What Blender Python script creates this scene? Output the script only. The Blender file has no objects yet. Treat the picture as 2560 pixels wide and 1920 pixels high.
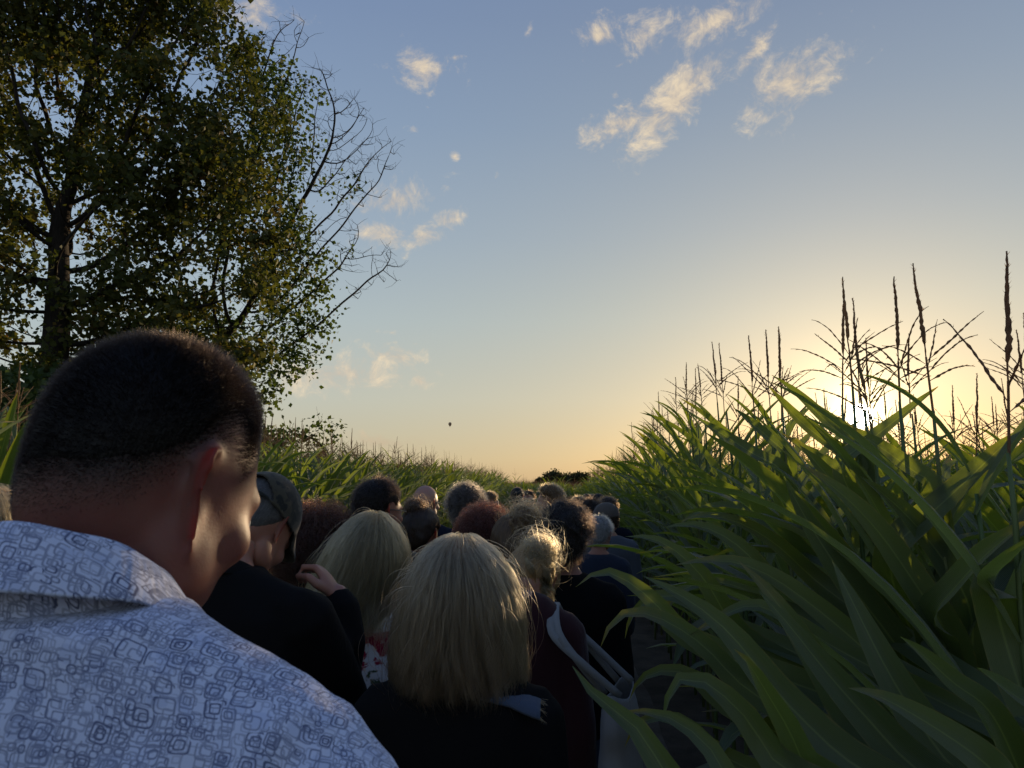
import bpy, bmesh, math, random
import numpy as np
from mathutils import Vector, Matrix, Euler, noise, kdtree

SC = bpy.context.scene
COL = SC.collection
rad = math.radians

# ------------------------------------------------------------------ camera
F_PX = 1848.0                       # focal length in pixels of the 2560 px wide photograph
PITCH = rad(7.86)
CAM_H = 1.72
cam_data = bpy.data.cameras.new('camera')
cam = bpy.data.objects.new('camera', cam_data)
COL.objects.link(cam)
cam.location = (0, 0, CAM_H)
cam.rotation_euler = (rad(90) + PITCH, 0, 0)
cam_data.sensor_fit = 'HORIZONTAL'
cam_data.sensor_width = 36.0
cam_data.lens = 36.0 * F_PX / 2560.0
cam_data.clip_start = 0.02
cam_data.clip_end = 9000
cam_data.dof.use_dof = True
cam_data.dof.focus_distance = 3.2
cam_data.dof.aperture_fstop = 17.0
SC.camera = cam

def ray(px, py):
    """unit direction in the world of a photograph pixel (depth along +Y of the lens = 1)"""
    x = (px - 1280.0) / F_PX
    y = (960.0 - py) / F_PX
    cp, sp = math.cos(PITCH), math.sin(PITCH)
    return Vector((x, cp - y * sp, sp + y * cp))

def at(px, py, dist):
    """world point seen at a photograph pixel, dist metres ahead (horizontal depth)"""
    r = ray(px, py)
    return Vector((0, 0, CAM_H)) + r * (dist / r.y)

# ------------------------------------------------------------------ world: sky and clouds
SUN_DIR = ray(2150, 1040).normalized()
SUN_EL = math.asin(SUN_DIR.z)
SUN_AZ = math.atan2(SUN_DIR.x, SUN_DIR.y)       # clockwise from +Y
world = bpy.data.worlds.new('World')
SC.world = world
world.use_nodes = True
wt = world.node_tree
wt.nodes.clear()
WSTR = 0.10

class N:
    """tiny node-building helper"""
    def __init__(s, tree): s.t = tree
    def new(s, kind, **kw):
        n = s.t.nodes.new(kind)
        for k, v in kw.items(): setattr(n, k, v)
        return n
    def put(s, sock, v):
        if isinstance(v, bpy.types.NodeSocket): s.t.links.new(v, sock)
        elif v is not None:
            if hasattr(sock.default_value, '__len__') and not hasattr(v, '__len__'):
                v = [v] * len(sock.default_value)
            if hasattr(sock.default_value, '__len__') and len(sock.default_value) == 4 and len(v) == 3: v = (*v, 1)
            sock.default_value = v
    def m(s, op, a, b=None, c=None, clamp=False):
        n = s.new('ShaderNodeMath', operation=op, use_clamp=clamp)
        for i, v in enumerate((a, b, c)):
            if v is not None: s.put(n.inputs[i], v)
        return n.outputs[0]
    def v(s, op, a, b=None, scale=None):
        n = s.new('ShaderNodeVectorMath', operation=op)
        s.put(n.inputs[0], a)
        if b is not None: s.put(n.inputs[1], b)
        if scale is not None: s.put(n.inputs['Scale'], scale)
        return n.outputs['Value'] if op in ('LENGTH', 'DOT_PRODUCT', 'DISTANCE') else n.outputs[0]
    def mix(s, f, a, b, mode='MIX'):
        n = s.new('ShaderNodeMix', data_type='RGBA', blend_type=mode)
        s.put(n.inputs[0], f); s.put(n.inputs[6], a); s.put(n.inputs[7], b)
        return n.outputs[2]
    def noise(s, vec, scale, detail=4, rough=0.5, dist=0.0, out=0):
        n = s.new('ShaderNodeTexNoise')
        s.put(n.inputs['Vector'], vec); n.inputs['Scale'].default_value = scale
        n.inputs['Detail'].default_value = detail; n.inputs['Roughness'].default_value = rough
        n.inputs['Distortion'].default_value = dist
        return n.outputs[out]
    def ramp(s, f, stops, interp='LINEAR'):
        n = s.new('ShaderNodeValToRGB')
        e = n.color_ramp.elements
        n.color_ramp.interpolation = interp
        while len(e) < len(stops): e.new(0.5)
        for k, (p, c) in enumerate(stops):
            e[k].position = p
            e[k].color = (*c, 1) if len(c) == 3 else c
        s.put(n.inputs[0], f)
        return n.outputs[0]
    def smooth(s, x, lo, hi):
        n = s.new('ShaderNodeMapRange', interpolation_type='SMOOTHSTEP')
        s.put(n.inputs[0], x); n.inputs[1].default_value = lo; n.inputs[2].default_value = hi
        return n.outputs[0]
    def bump(s, h, strength=0.3, dist=0.01):
        n = s.new('ShaderNodeBump'); n.inputs['Strength'].default_value = strength
        n.inputs['Distance'].default_value = dist; s.put(n.inputs['Height'], h)
        return n.outputs[0]

w = N(wt)
tc = w.new('ShaderNodeTexCoord').outputs['Generated']
sky = w.new('ShaderNodeTexSky', sky_type='NISHITA', sun_disc=False)
sky.sun_elevation = SUN_EL
sky.sun_rotation = SUN_AZ
sky.altitude = 50
sky.air_density = 1.0
sky.dust_density = 1.6
sky.ozone_density = 1.2
w.put(sky.inputs[0], tc)
cosang = w.v('DOT_PRODUCT', w.v('NORMALIZE', tc), tuple(SUN_DIR))
ang = w.m('ARCCOSINE', w.m('MINIMUM', cosang, 0.9999999))          # radians from the sun
elev = w.m('ARCSINE', w.new('ShaderNodeSeparateXYZ').outputs[2])
sep = [n for n in wt.nodes if n.type == 'SEPXYZ'][0]
wt.links.new(w.v('NORMALIZE', tc), sep.inputs[0])
# evening air: warm low down and towards the sun, blue away from it (smooth all round)
base = w.ramp(w.m('DIVIDE', elev, rad(60), clamp=True), [
    (0.00, (0.56, 0.42, 0.24)), (0.035, (0.59, 0.49, 0.305)), (0.11, (0.565, 0.54, 0.42)),
    (0.21, (0.47, 0.515, 0.48)), (0.315, (0.37, 0.435, 0.475)), (0.45, (0.275, 0.35, 0.44)), (0.57, (0.22, 0.285, 0.395)), (1.0, (0.10, 0.17, 0.33))])
toward = w.m('POWER', w.m('MULTIPLY_ADD', cosang, 0.5, 0.5, clamp=True), 6.0)
cool = w.mix(w.m('MULTIPLY', w.m('SUBTRACT', 1.0, toward, clamp=True), 0.75), base,
             w.mix(1.0, base, (1.03, 1.22, 1.56), 'MULTIPLY'))
nish = w.mix(1.0, sky.outputs[0], (WSTR * 0.9,) * 3, 'MULTIPLY')
skyc = w.mix(0.80, nish, cool)
def glow(k, width): return w.m('MULTIPLY', w.m('EXPONENT', w.m('MULTIPLY', ang, -1.0 / rad(width))), k)
g1 = w.mix(1.0, (1.0, 0.87, 0.56), glow(0.135, 9.0), 'MULTIPLY')
g2 = w.mix(1.0, (1.0, 0.86, 0.50), glow(3.0, 1.5), 'MULTIPLY')
disc = w.mix(1.0, (1.0, 0.93, 0.75), w.m('MULTIPLY', w.m('LESS_THAN', ang, rad(0.85)), 20.0), 'MULTIPLY')
skyc = w.mix(1.0, skyc, g1, 'ADD')
skyc = w.mix(1.0, skyc, g2, 'ADD')
# clouds: (px, py, half length, half width, tilt up to the right, weight) measured on the photograph, put at infinity
CLOUDS = [
 (1060, 172, 70, 40, -10, 1.0), (1140, 142, 22, 9, 5, .8), (1500, 88, 48, 30, 10, 1.0), (1610, 90, 75, 45, 5, .8),
 (1790, 55, 120, 40, 14, .95), (1640, 130, 28, 40, 60, .7), (1880, 20, 90, 30, 30, .7), (1552, 162, 36, 9, 20, .7),
 (1690, 250, 120, 40, 42, 1.25), (1560, 305, 95, 36, 18, 1.05), (1538, 236, 14, 12, 20, .7), (1890, 125, 70, 24, 48, .9),
 (1975, 205, 100, 62, 15, 1.05), (2060, 140, 50, 20, 20, .7), (1325, 70, 12, 46, -14, .55), (985, 500, 100, 40, 16, 1.0),
 (960, 585, 80, 32, -8, 1.0), (1060, 590, 70, 36, 20, .9), (1120, 550, 42, 28, 20, .9), (1138, 390, 14, 18, 20, .6),
 (1240, 440, 10, 24, -20, .5), (850, 935, 190, 46, 4, 1.0), (985, 890, 85, 28, -8, .95), (1050, 955, 28, 18, -20, .9),
 (930, 830, 30, 10, 0, .6), (980, 832, 26, 10, 0, .55), (1040, 860, 22, 6, 0, .5), (960, 1105, 170, 26, -3, .8), (1310, 1120, 60, 7, 0, .5),
 (570, 10, 110, 34, 0, 1.1), (440, 70, 120, 40, 5, .8), (1060, 270, 20, 10, 0, .45), (1035, 325, 26, 14, -20, .55), (1790, 40, 40, 40, 80, .6)]
dist_min = None
for (px, py, a, b, tilt, wt_) in CLOUDS:
    c = ray(px, py).normalized()
    tu0 = c.cross(Vector((0, 0, 1))).normalized()
    tv0 = tu0.cross(c)
    ct, st = math.cos(rad(tilt)), math.sin(rad(tilt))
    tu, tv = tu0 * ct + tv0 * st, tv0 * ct - tu0 * st
    mp = w.new('ShaderNodeMapping', vector_type='TEXTURE')
    w.put(mp.inputs['Vector'], tc)
    mp.inputs['Rotation'].default_value = Matrix((tu, tv, -c)).transposed().to_euler()
    k = 1.38 / F_PX
    mp.inputs['Scale'].default_value = (a * k, b * k, 1e4)
    d = w.m('MULTIPLY_ADD', w.v('LENGTH', mp.outputs[0]), 1.0, 1.15 - wt_)
    dist_min = d if dist_min is None else w.m('MINIMUM', dist_min, d)
nvec = w.v('ADD', tc, w.v('SCALE', w.noise(tc, 9.0, 3, out=1), scale=0.06))
stretch = w.new('ShaderNodeMapping'); w.put(stretch.inputs[0], nvec); stretch.inputs['Scale'].default_value = (1, 1, 1.2)
n1 = w.noise(stretch.outputs[0], 23.0, 10, 0.66, 0.35)
n2 = w.noise(stretch.outputs[0], 85.0, 6, 0.65, 0.3)
dens = w.m('ADD', w.m('SUBTRACT', 1.06, dist_min), w.m('MULTIPLY', w.m('SUBTRACT', n1, 0.5), 3.2))
dens = w.m('ADD', dens, w.m('MULTIPLY', w.m('SUBTRACT', n2, 0.5), 1.1))
front = w.m('GREATER_THAN', sep.outputs[1], 0.0)
cover = w.m('MULTIPLY', w.m('MULTIPLY', w.smooth(dens, 0.0, 1.25), front), 0.88)
cc = w.mix(w.smooth(n1, 0.35, 0.75), (0.60, 0.50, 0.40), (0.93, 0.76, 0.52))
cc = w.mix(w.smooth(elev, rad(2), rad(7)), (0.55, 0.43, 0.29), cc)
skyc = w.mix(cover, skyc, cc)
skyc = w.mix(1.0, skyc, disc, 'ADD')
bg = w.new('ShaderNodeBackground')
w.put(bg.inputs[0], w.mix(1.0, skyc, (1 / WSTR,) * 3, 'MULTIPLY'))
bg.inputs[1].default_value = WSTR
wo = w.new('ShaderNodeOutputWorld')
wt.links.new(bg.outputs[0], wo.inputs[0])
for n in wt.nodes:
    if n.type == 'MIX': n.clamp_factor = True; n.clamp_result = False
world.cycles.sampling_method = 'MANUAL'
world.cycles.sample_map_resolution = 1024

# ------------------------------------------------------------------ sun
sun_data = bpy.data.lights.new('sun', 'SUN')
sun_data.energy = 5.0
sun_data.angle = rad(0.5)
sun_data.color = (1.0, 0.74, 0.44)
sun = bpy.data.objects.new('sun', sun_data)
COL.objects.link(sun)
sun.rotation_euler = (-SUN_DIR).to_track_quat('-Z', 'Y').to_euler()

# ------------------------------------------------------------------ exposure
SC.view_settings.view_transform = 'Standard'
SC.view_settings.look = 'None'
SC.view_settings.exposure = 0.0
SC.view_settings.gamma = 1.0
SC.view_settings.use_curve_mapping = False
SC.render.engine = 'CYCLES'
SC.cycles.use_denoising = True
SC.cycles.max_bounces = 6
SC.cycles.transparent_max_bounces = 6
SC.cycles.diffuse_bounces = 3
SC.cycles.glossy_bounces = 2
SC.cycles.transmission_bounces = 4
SC.cycles.sample_clamp_indirect = 4.0
try: SC.cycles_curves.shape = 'RIBBONS'
except Exception: pass
# ------------------------------------------------------------------ helpers for objects
def link(o, parent=None):
    COL.objects.link(o)
    if parent is not None: o.parent = parent
    return o

def mesh_obj(name, verts, faces, mat=None, parent=None, smooth=True, uv=None, mats=None, midx=None, attr=None):
    me = bpy.data.meshes.new(name)
    me.from_pydata([tuple(v) for v in verts], [], [tuple(f) for f in faces])
    if uv is not None:
        lay = me.uv_layers.new(name='UVMap')
        li = np.empty(len(me.loops), np.int32); me.loops.foreach_get('vertex_index', li)
        lay.data.foreach_set('uv', np.asarray(uv, np.float32)[li].ravel())
    for m in (mats or ([mat] if mat else [])): me.materials.append(m)
    if midx is not None: me.polygons.foreach_set('material_index', np.asarray(midx, np.int32))
    if attr is not None:
        a = me.attributes.new('tint', 'FLOAT', 'POINT'); a.data.foreach_set('value', np.asarray(attr, np.float32))
    if smooth: me.polygons.foreach_set('use_smooth', np.ones(len(me.polygons), bool))
    me.update()
    return link(bpy.data.objects.new(name, me), parent)

def big_mesh(name, V, F4, mat, parent=None, tint=None, uv=None, smooth=True):
    """fast path: V (n,3), F4 (m,k) with k = 3 or 4"""
    me = bpy.data.meshes.new(name)
    V = np.asarray(V, np.float32); F4 = np.asarray(F4, np.int32); k = F4.shape[1]
    me.vertices.add(len(V)); me.vertices.foreach_set('co', V.ravel())
    me.loops.add(F4.size); me.loops.foreach_set('vertex_index', F4.ravel())
    me.polygons.add(len(F4)); me.polygons.foreach_set('loop_start', np.arange(0, F4.size, k, dtype=np.int32))
    if smooth: me.polygons.foreach_set('use_smooth', np.ones(len(F4), bool))
    if tint is not None:
        a = me.attributes.new('tint', 'FLOAT', 'POINT'); a.data.foreach_set('value', np.asarray(tint, np.float32))
    if uv is not None:
        lay = me.uv_layers.new(name='UVMap'); lay.data.foreach_set('uv', np.asarray(uv, np.float32)[F4.ravel()].ravel())
    me.update(calc_edges=True)
    me.materials.append(mat)
    return link(bpy.data.objects.new(name, me), parent)

def empty(name, loc=(0, 0, 0)):
    o = bpy.data.objects.new(name, None); o.empty_display_size = 0.1; o.location = loc
    return link(o)

def tag(o, label=None, cat=None, group=None, kind=None):
    if label: o['label'] = label
    if cat: o['category'] = cat
    if group: o['group'] = group
    if kind: o['kind'] = kind
    return o

def material(name):
    m = bpy.data.materials.new(name); m.use_nodes = True
    t = m.node_tree; t.nodes.clear()
    n = N(t)
    out = n.new('ShaderNodeOutputMaterial')
    def done(surf, vol=None): t.links.new(surf, out.inputs[0])
    return m, n, done

def principled(n, color, rough=0.6, spec=0.3, normal=None, **kw):
    p = n.new('ShaderNodeBsdfPrincipled')
    n.put(p.inputs['Base Color'], color); n.put(p.inputs['Roughness'], rough)
    n.put(p.inputs['Specular IOR Level'], spec)
    if normal is not None: n.put(p.inputs['Normal'], normal)
    for k, v in kw.items(): n.put(p.inputs[k.replace('_', ' ')], v)
    return p.outputs[0]

def tube(pts, radii, sides=6, cap=True):
    """verts, faces of a tapered tube through pts"""
    pts = [Vector(p) for p in pts]; V = []; F = []
    up = Vector((0.13, 0.31, 0.94))
    n = len(pts)
    for i, p in enumerate(pts):
        t = (pts[min(i + 1, n - 1)] - pts[max(i - 1, 0)]).normalized()
        if abs(t.dot(up)) > 0.98: up = Vector((1, 0.1, 0))
        a = t.cross(up).normalized(); b = t.cross(a)
        for k in range(sides):
            th = 2 * math.pi * k / sides
            V.append(p + (a * math.cos(th) + b * math.sin(th)) * radii[i])
    for i in range(n - 1):
        for k in range(sides):
            k2 = (k + 1) % sides
            F.append((i * sides + k, i * sides + k2, (i + 1) * sides + k2, (i + 1) * sides + k))
    if cap:
        F.append(tuple(range(sides - 1, -1, -1))); F.append(tuple(range((n - 1) * sides, n * sides)))
    return V, F

class Geo:
    def __init__(s): s.V = []; s.F = []
    def add(s, VF):
        o = len(s.V); s.V += list(VF[0]); s.F += [tuple(i + o for i in f) for f in VF[1]]
        return s

# ------------------------------------------------------------------ ground
PATH_AZ = rad(4.3)
UD = Vector((math.sin(PATH_AZ), math.cos(PATH_AZ), 0))
VD = Vector((math.cos(PATH_AZ), -math.sin(PATH_AZ), 0))
def uv2w(u, v, z=0.0): return UD * u + VD * v + Vector((0, 0, z))

m, n, done = material('field_soil')
pos = n.new('ShaderNodeNewGeometry').outputs['Position']
nn = n.noise(pos, 3.0, 6, .6)
c = n.ramp(nn, [(0.3, (0.055, 0.042, 0.030)), (0.7, (0.125, 0.098, 0.070))])
done(principled(n, c, 0.95, 0.1, n.bump(n.noise(pos, 14, 6, .65), 0.6, 0.04)))
SOIL = m
m, n, done = material('trodden_path')
pos = n.new('ShaderNodeNewGeometry').outputs['Position']
c = n.ramp(n.noise(pos, 5.0, 6, .6), [(0.3, (0.11, 0.085, 0.062)), (0.7, (0.19, 0.155, 0.118))])
done(principled(n, c, 0.95, 0.1, n.bump(n.noise(pos, 20, 6, .65), 0.5, 0.03)))
PATHM = m
g = mesh_obj('ground', [(-6000, -3000, 0), (6000, -3000, 0), (6000, 7000, 0), (-6000, 7000, 0)], [(0, 1, 2, 3)], SOIL, smooth=False)
tag(g, kind='structure')
rng = np.random.default_rng(5)
# trodden earth path: a slightly dished, uneven strip
us = np.linspace(-6, 34, 81); vs = np.linspace(-2.55, 0.65, 17)
V = []; F = []
for i, u in enumerate(us):
    for j, v in enumerate(vs):
        edge = min(j, len(vs) - 1 - j)
        z = 0.004 + (0.03 * noise.noise(Vector((u * 1.7, v * 2.3, 0))) + 0.03 if edge > 0 else 0)
        V.append(uv2w(u, v + (0.10 * noise.noise(Vector((u * 0.9, v, 7))) if edge == 0 else 0), max(z, 0.004)))
for i in range(len(us) - 1):
    for j in range(len(vs) - 1):
        a = i * len(vs) + j
        F.append((a, a + 1, a + len(vs) + 1, a + len(vs)))
tag(mesh_obj('path', V, F, PATHM), kind='structure')
# ------------------------------------------------------------------ maize
def leaf_material(name, hero=False):
    m, n, done = material(name)
    rnd = n.new('ShaderNodeObjectInfo').outputs['Random']
    isl = n.new('ShaderNodeNewGeometry')
    r = n.m('FRACT', n.m('ADD', rnd, isl.outputs['Random Per Island']))
    uvn = n.new('ShaderNodeUVMap'); uvn.uv_map = 'UVMap'
    sp = n.new('ShaderNodeSeparateXYZ'); n.put(sp.inputs[0], uvn.outputs[0])
    u, v = sp.outputs[0], sp.outputs[1]
    vein = n.m('SINE', n.m('MULTIPLY', u, 170.0))
    mid = n.m('SUBTRACT', 1.0, n.m('MULTIPLY', n.m('ABSOLUTE', n.m('SUBTRACT', u, 0.5)), 22.0), clamp=True)
    blotch = n.noise(isl.outputs['Position'], 9.0, 4, .6)
    base = n.mix(r, (0.030, 0.045, 0.024), (0.072, 0.090, 0.043))
    base = n.mix(n.m('MULTIPLY', blotch, 0.55), base, (0.075, 0.115, 0.035))
    base = n.mix(n.m('MULTIPLY_ADD', vein, 0.20, 0.20), base, (0.10, 0.14, 0.05))
    base = n.mix(n.m('MULTIPLY', mid, 0.6), base, (0.17, 0.22, 0.10))
    # dry, papery tips on some leaves
    dry = n.m('MULTIPLY', n.smooth(n.m('ADD', v, n.m('MULTIPLY', n.m('SUBTRACT', blotch, .5), .5)), 0.86, 1.04), n.m('GREATER_THAN', r, 0.55))
    edge = n.smooth(n.m('ADD', n.m('ABSOLUTE', n.m('SUBTRACT', u, .5)), n.m('MULTIPLY', n.m('SUBTRACT', n.noise(isl.outputs['Position'], 40, 3), .5), .16)), .455, .53)
    base = n.mix(n.m('MULTIPLY', edge, .55), base, (0.17, 0.14, 0.07))
    base = n.mix(n.m('MULTIPLY', dry, .7), base, (0.16, 0.12, 0.05))
    streak = n.new('ShaderNodeMapping'); n.put(streak.inputs[0], uvn.outputs[0]); streak.inputs['Scale'].default_value = (34, 1.6, 1)
    sn = n.noise(n.v('ADD', streak.outputs[0], n.v('SCALE', isl.outputs['Position'], scale=.0)), 1.0, 4, .65)
    base = n.mix(n.m('MULTIPLY', n.smooth(sn, .52, .72), .45), base, (0.115, 0.125, 0.072))
    trans = n.mix(1.0, base, (3.5, 3.3, .5), 'MULTIPLY')
    nrm = n.bump(n.m('MULTIPLY_ADD', vein, 0.5, n.m('MULTIPLY', blotch, 2.0)), 0.25, 0.004)
    p = principled(n, base, 0.40, 0.55, nrm, Sheen_Weight=.25, Sheen_Roughness=.45)
    t = n.new('ShaderNodeBsdfTranslucent'); n.put(t.inputs[0], trans)
    mx = n.new('ShaderNodeMixShader'); mx.inputs[0].default_value = 0.42
    n.put(mx.inputs[1], p); n.put(mx.inputs[2], t.outputs[0])
    done(mx.outputs[0])
    return m
LEAF = leaf_material('maize_leaf')
m, n, done = material('maize_stalk')
oi = n.new('ShaderNodeObjectInfo').outputs['Random']
c = n.mix(oi, (0.075, 0.12, 0.035), (0.13, 0.14, 0.05))
done(principled(n, c, 0.5, 0.3))
STALK = m
m, n, done = material('maize_tassel')
oi = n.new('ShaderNodeObjectInfo').outputs['Random']
gp = n.new('ShaderNodeNewGeometry').outputs['Position']
c = n.mix(n.noise(gp, 60, 3), (0.15, 0.10, 0.055), (0.34, 0.25, 0.13))
c = n.mix(n.m('MULTIPLY', oi, .5), c, (0.13, 0.07, 0.06))
p = principled(n, c, 0.7, 0.2)
t = n.new('ShaderNodeBsdfTranslucent'); n.put(t.inputs[0], n.mix(1.0, c, (1.5, 1.3, 1.0), 'MULTIPLY'))
mx = n.new('ShaderNodeMixShader'); mx.inputs[0].default_value = 0.45
n.put(mx.inputs[1], p); n.put(mx.inputs[2], t.outputs[0]); done(mx.outputs[0])
TASSEL = m

def leaf_strip(C, W, up, ncol=4, fold=0.35, wave=0.0, ph=0.0):
    """C: centreline points (n), W: half widths; returns verts, quads, uv"""
    C = [Vector(c) for c in C]; n_ = len(C); V = []; F = []; UV = []
    for i, c in enumerate(C):
        t = (C[min(i + 1, n_ - 1)] - C[max(i - 1, 0)]).normalized()
        side = t.cross(Vector(up)).normalized(); nrm = side.cross(t).normalized()
        for j in range(ncol + 1):
            x = 2 * j / ncol - 1
            wv = wave * math.sin(i * 12.0 / max(6, n_) + ph + (1.3 if x > 0 else 0)) * abs(x) ** 2
            V.append(c + side * (x * W[i]) + nrm * (abs(x) * W[i] * fold + wv))
            UV.append((j / ncol, i / (n_ - 1)))
    for i in range(n_ - 1):
        for j in range(ncol):
            a = i * (ncol + 1) + j
            F.append((a, a + 1, a + ncol + 2, a + ncol + 1))
    return V, F, UV

def leaf_profile(s, W):
    return W * (0.35 + 0.65 * min(1, s / 0.22) ** 0.8) * max(0.0, 1 - s ** 3.6) ** 0.9 + 0.0006

def leaf_curve(L, th0, th1, power, seg, side=0.0):
    C = [Vector((0.008, 0, 0))]; ds = L / seg
    for i in range(seg):
        s = (i + 0.5) / seg
        th = th0 + (th1 - th0) * s ** power
        C.append(C[-1] + Vector((math.sin(th), side * s, math.cos(th))) * ds)
    return C

rnd = random.Random(11)
LEAF_SPECS = []
for k in range(14):
    kind = k % 3
    if kind == 0:   th1, pw = rnd.uniform(45, 75), 1.3          # stiff, upright
    elif kind == 1: th1, pw = rnd.uniform(85, 120), 1.6         # arching
    else:           th1, pw = rnd.uniform(130, 165), 2.0        # tip hanging over
    LEAF_SPECS.append((rnd.uniform(0.70, 0.95), rnd.uniform(0.040, 0.053), rad(rnd.uniform(18, 32)), rad(th1), pw, rnd.uniform(-.35, .35), rnd.uniform(.3, .55), rnd.uniform(0, 6)))
def leaf_variant(spec, seg, ncol):
    L, W, t0, t1, pw, sd, fold, ph = spec
    C = leaf_curve(L, t0, t1, pw, seg, sd)
    ws = [leaf_profile(i / seg, W) for i in range(seg + 1)]
    return leaf_strip(C, ws, (-0.5, 0.0, 0.86) if t1 > rad(100) else (-0.9, 0, 0.45), ncol, fold, 0.006 if ncol > 2 else 0.0, ph)

def protos(name, builders, mat):
    out = []
    for b in builders:
        VFU = b()
        me = bpy.data.meshes.new(name)
        me.from_pydata([tuple(v) for v in VFU[0]], [], [tuple(f) for f in VFU[1]])
        if len(VFU) > 2:
            lay = me.uv_layers.new(name='UVMap')
            for l in me.loops: lay.data[l.index].uv = VFU[2][l.vertex_index]
        me.polygons.foreach_set('use_smooth', np.ones(len(me.polygons), bool))
        me.materials.append(mat); out.append(me)
    return out
leaf_meshes = protos('leaf', [lambda s=s: leaf_variant(s, 11, 2) for s in LEAF_SPECS], LEAF)

def bumpy(p0, d, L, r, rr, bend=0.0, step=0.011, sides=4, spikelets=True, thick=False):
    """a tassel branch: a thin axis beaded with spikelets"""
    g = Geo(); pts = []; rs = []
    n_ = max(4, int(L / step)); d = Vector(d).normalized(); p = Vector(p0)
    sag = Vector((0, 0, -1)) * bend
    bare = 0.12
    for i in range(n_ + 1):
        s = i / n_
        pts.append(p.copy()); d2 = (d + sag * s * s).normalized()
        wob = Vector((rr.uniform(-1, 1), rr.uniform(-1, 1), rr.uniform(-.4, .4))) * 0.0012
        p = p + d2 * (L / n_) + wob
        body = r * ((1.15 if i % 2 else 0.88) if thick else (1.2 if i % 2 else 0.6)) * (1 - 0.72 * s ** 2.5) * (min(1, (s - bare) * 6 + .35) if thick else 1) if s > bare else r * 0.35
        rs.append(max(0.0007, body * rr.uniform(.8, 1.2)))
    g.add(tube(pts, rs, sides, True))
    if spikelets:
        for i in [q_ for q_ in range(int(n_ * bare) + 1, n_) for _ in range(3 if thick else 1)]:
            if rr.random() < (.25 if thick else .5): continue
            q = pts[i]; dd = (pts[min(i + 1, n_)] - pts[i - 1]).normalized()
            out = Vector((rr.uniform(-1, 1), rr.uniform(-1, 1), rr.uniform(-1, 1))); out = (out - dd * out.dot(dd)).normalized()
            tip = q + (dd * 0.8 + out * 0.7) * rr.uniform(.008, .013) * (r / 0.004) ** .5
            sd = dd.cross(out) * 0.0018
            g.add(([q - sd, q + sd, tip], [(0, 1, 2)]))
    return g
def tassel_geo(seed, simple=False, nb=None, spike=0.30, lean=0.0):
    rr = random.Random(seed); g = Geo()
    st = 0.03 if simple else 0.011; sd = 3 if simple else 4
    ped = rr.uniform(.10, .17)
    d0 = Vector((lean + rr.uniform(-.06, .06), rr.uniform(-.06, .06), 1))
    base = d0 * ped
    g.add(tube([(0, 0, -0.02), base], [0.0032, 0.0026], 4 if not simple else 3, False))
    b = bumpy(base, d0, spike, 0.0056, rr, 0, st * .8, sd + 1, not simple, True); g.add((b.V, b.F))
    nb = nb if nb is not None else rr.randint(5, 9)
    for k in range(nb):
        az = k * 2.4 + rr.uniform(-.5, .5); el = rad(rr.uniform(25, 62))
        d = Vector((math.cos(az) * math.cos(el), math.sin(az) * math.cos(el), math.sin(el)))
        b = bumpy(base * (0.55 + 0.45 * k / nb), d, rr.uniform(.14, .24), 0.0030, rr, rr.uniform(.1, .9), st, sd, not simple)
        g.add((b.V, b.F))
    return g.V, g.F
tassel_meshes = protos('tassel', [lambda k=k: tassel_geo(40 + k, spike=0.22 + 0.02 * (k % 5)) for k in range(8)], TASSEL)
def stalk_geo(h, seed):
    rr = random.Random(seed); pts = []; rs = []
    x = y = 0
    nn_ = 11
    for i in range(nn_ + 1):
        s = i / nn_; pts.append((x, y, h * s)); rs.append(0.0125 * (1 - s) + 0.0042 * s + (0.0015 if 0 < i < nn_ else 0))
        x += rr.uniform(-.006, .006); y += rr.uniform(-.006, .006)
    return tube(pts, rs, 6, True)
stalk_meshes = protos('stalk', [lambda k=k: stalk_geo(1.95, k) for k in range(4)], STALK)

def copy_obj(name, me, parent, M):
    o = bpy.data.objects.new(name, me); COL.objects.link(o); o.parent = parent; o.matrix_local = M
    return o

def plant_leaves(rr, face, n_leaf=10, lz=1.0):
    """(variant, z, azimuth, scale) for each leaf of one plant; the two ranks lie across the row"""
    out = []; plane = face + rr.gauss(0, .45)
    for k in range(n_leaf):
        s = k / (n_leaf - 1)
        z = 0.42 + (1.84 * lz - .42) * s + rr.uniform(-.03, .03)
        sc = (0.80 + 0.35 * math.sin(math.pi * min(1, s * 1.05))) * (1 - 0.42 * max(0, s - .72) / .28) * rr.uniform(.88, 1.1)
        if s > 0.75: var = rr.choice([0, 3, 6, 9, 12])
        elif s > 0.5: var = rr.choice([0, 1, 3, 4, 6, 7, 9, 10, 12, 13])
        else: var = rr.choice([1, 2, 4, 5, 7, 8, 10, 11, 13])
        out.append((var, z, plane + (math.pi if k % 2 else 0) + rr.gauss(0, .25), sc))
    return out

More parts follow.
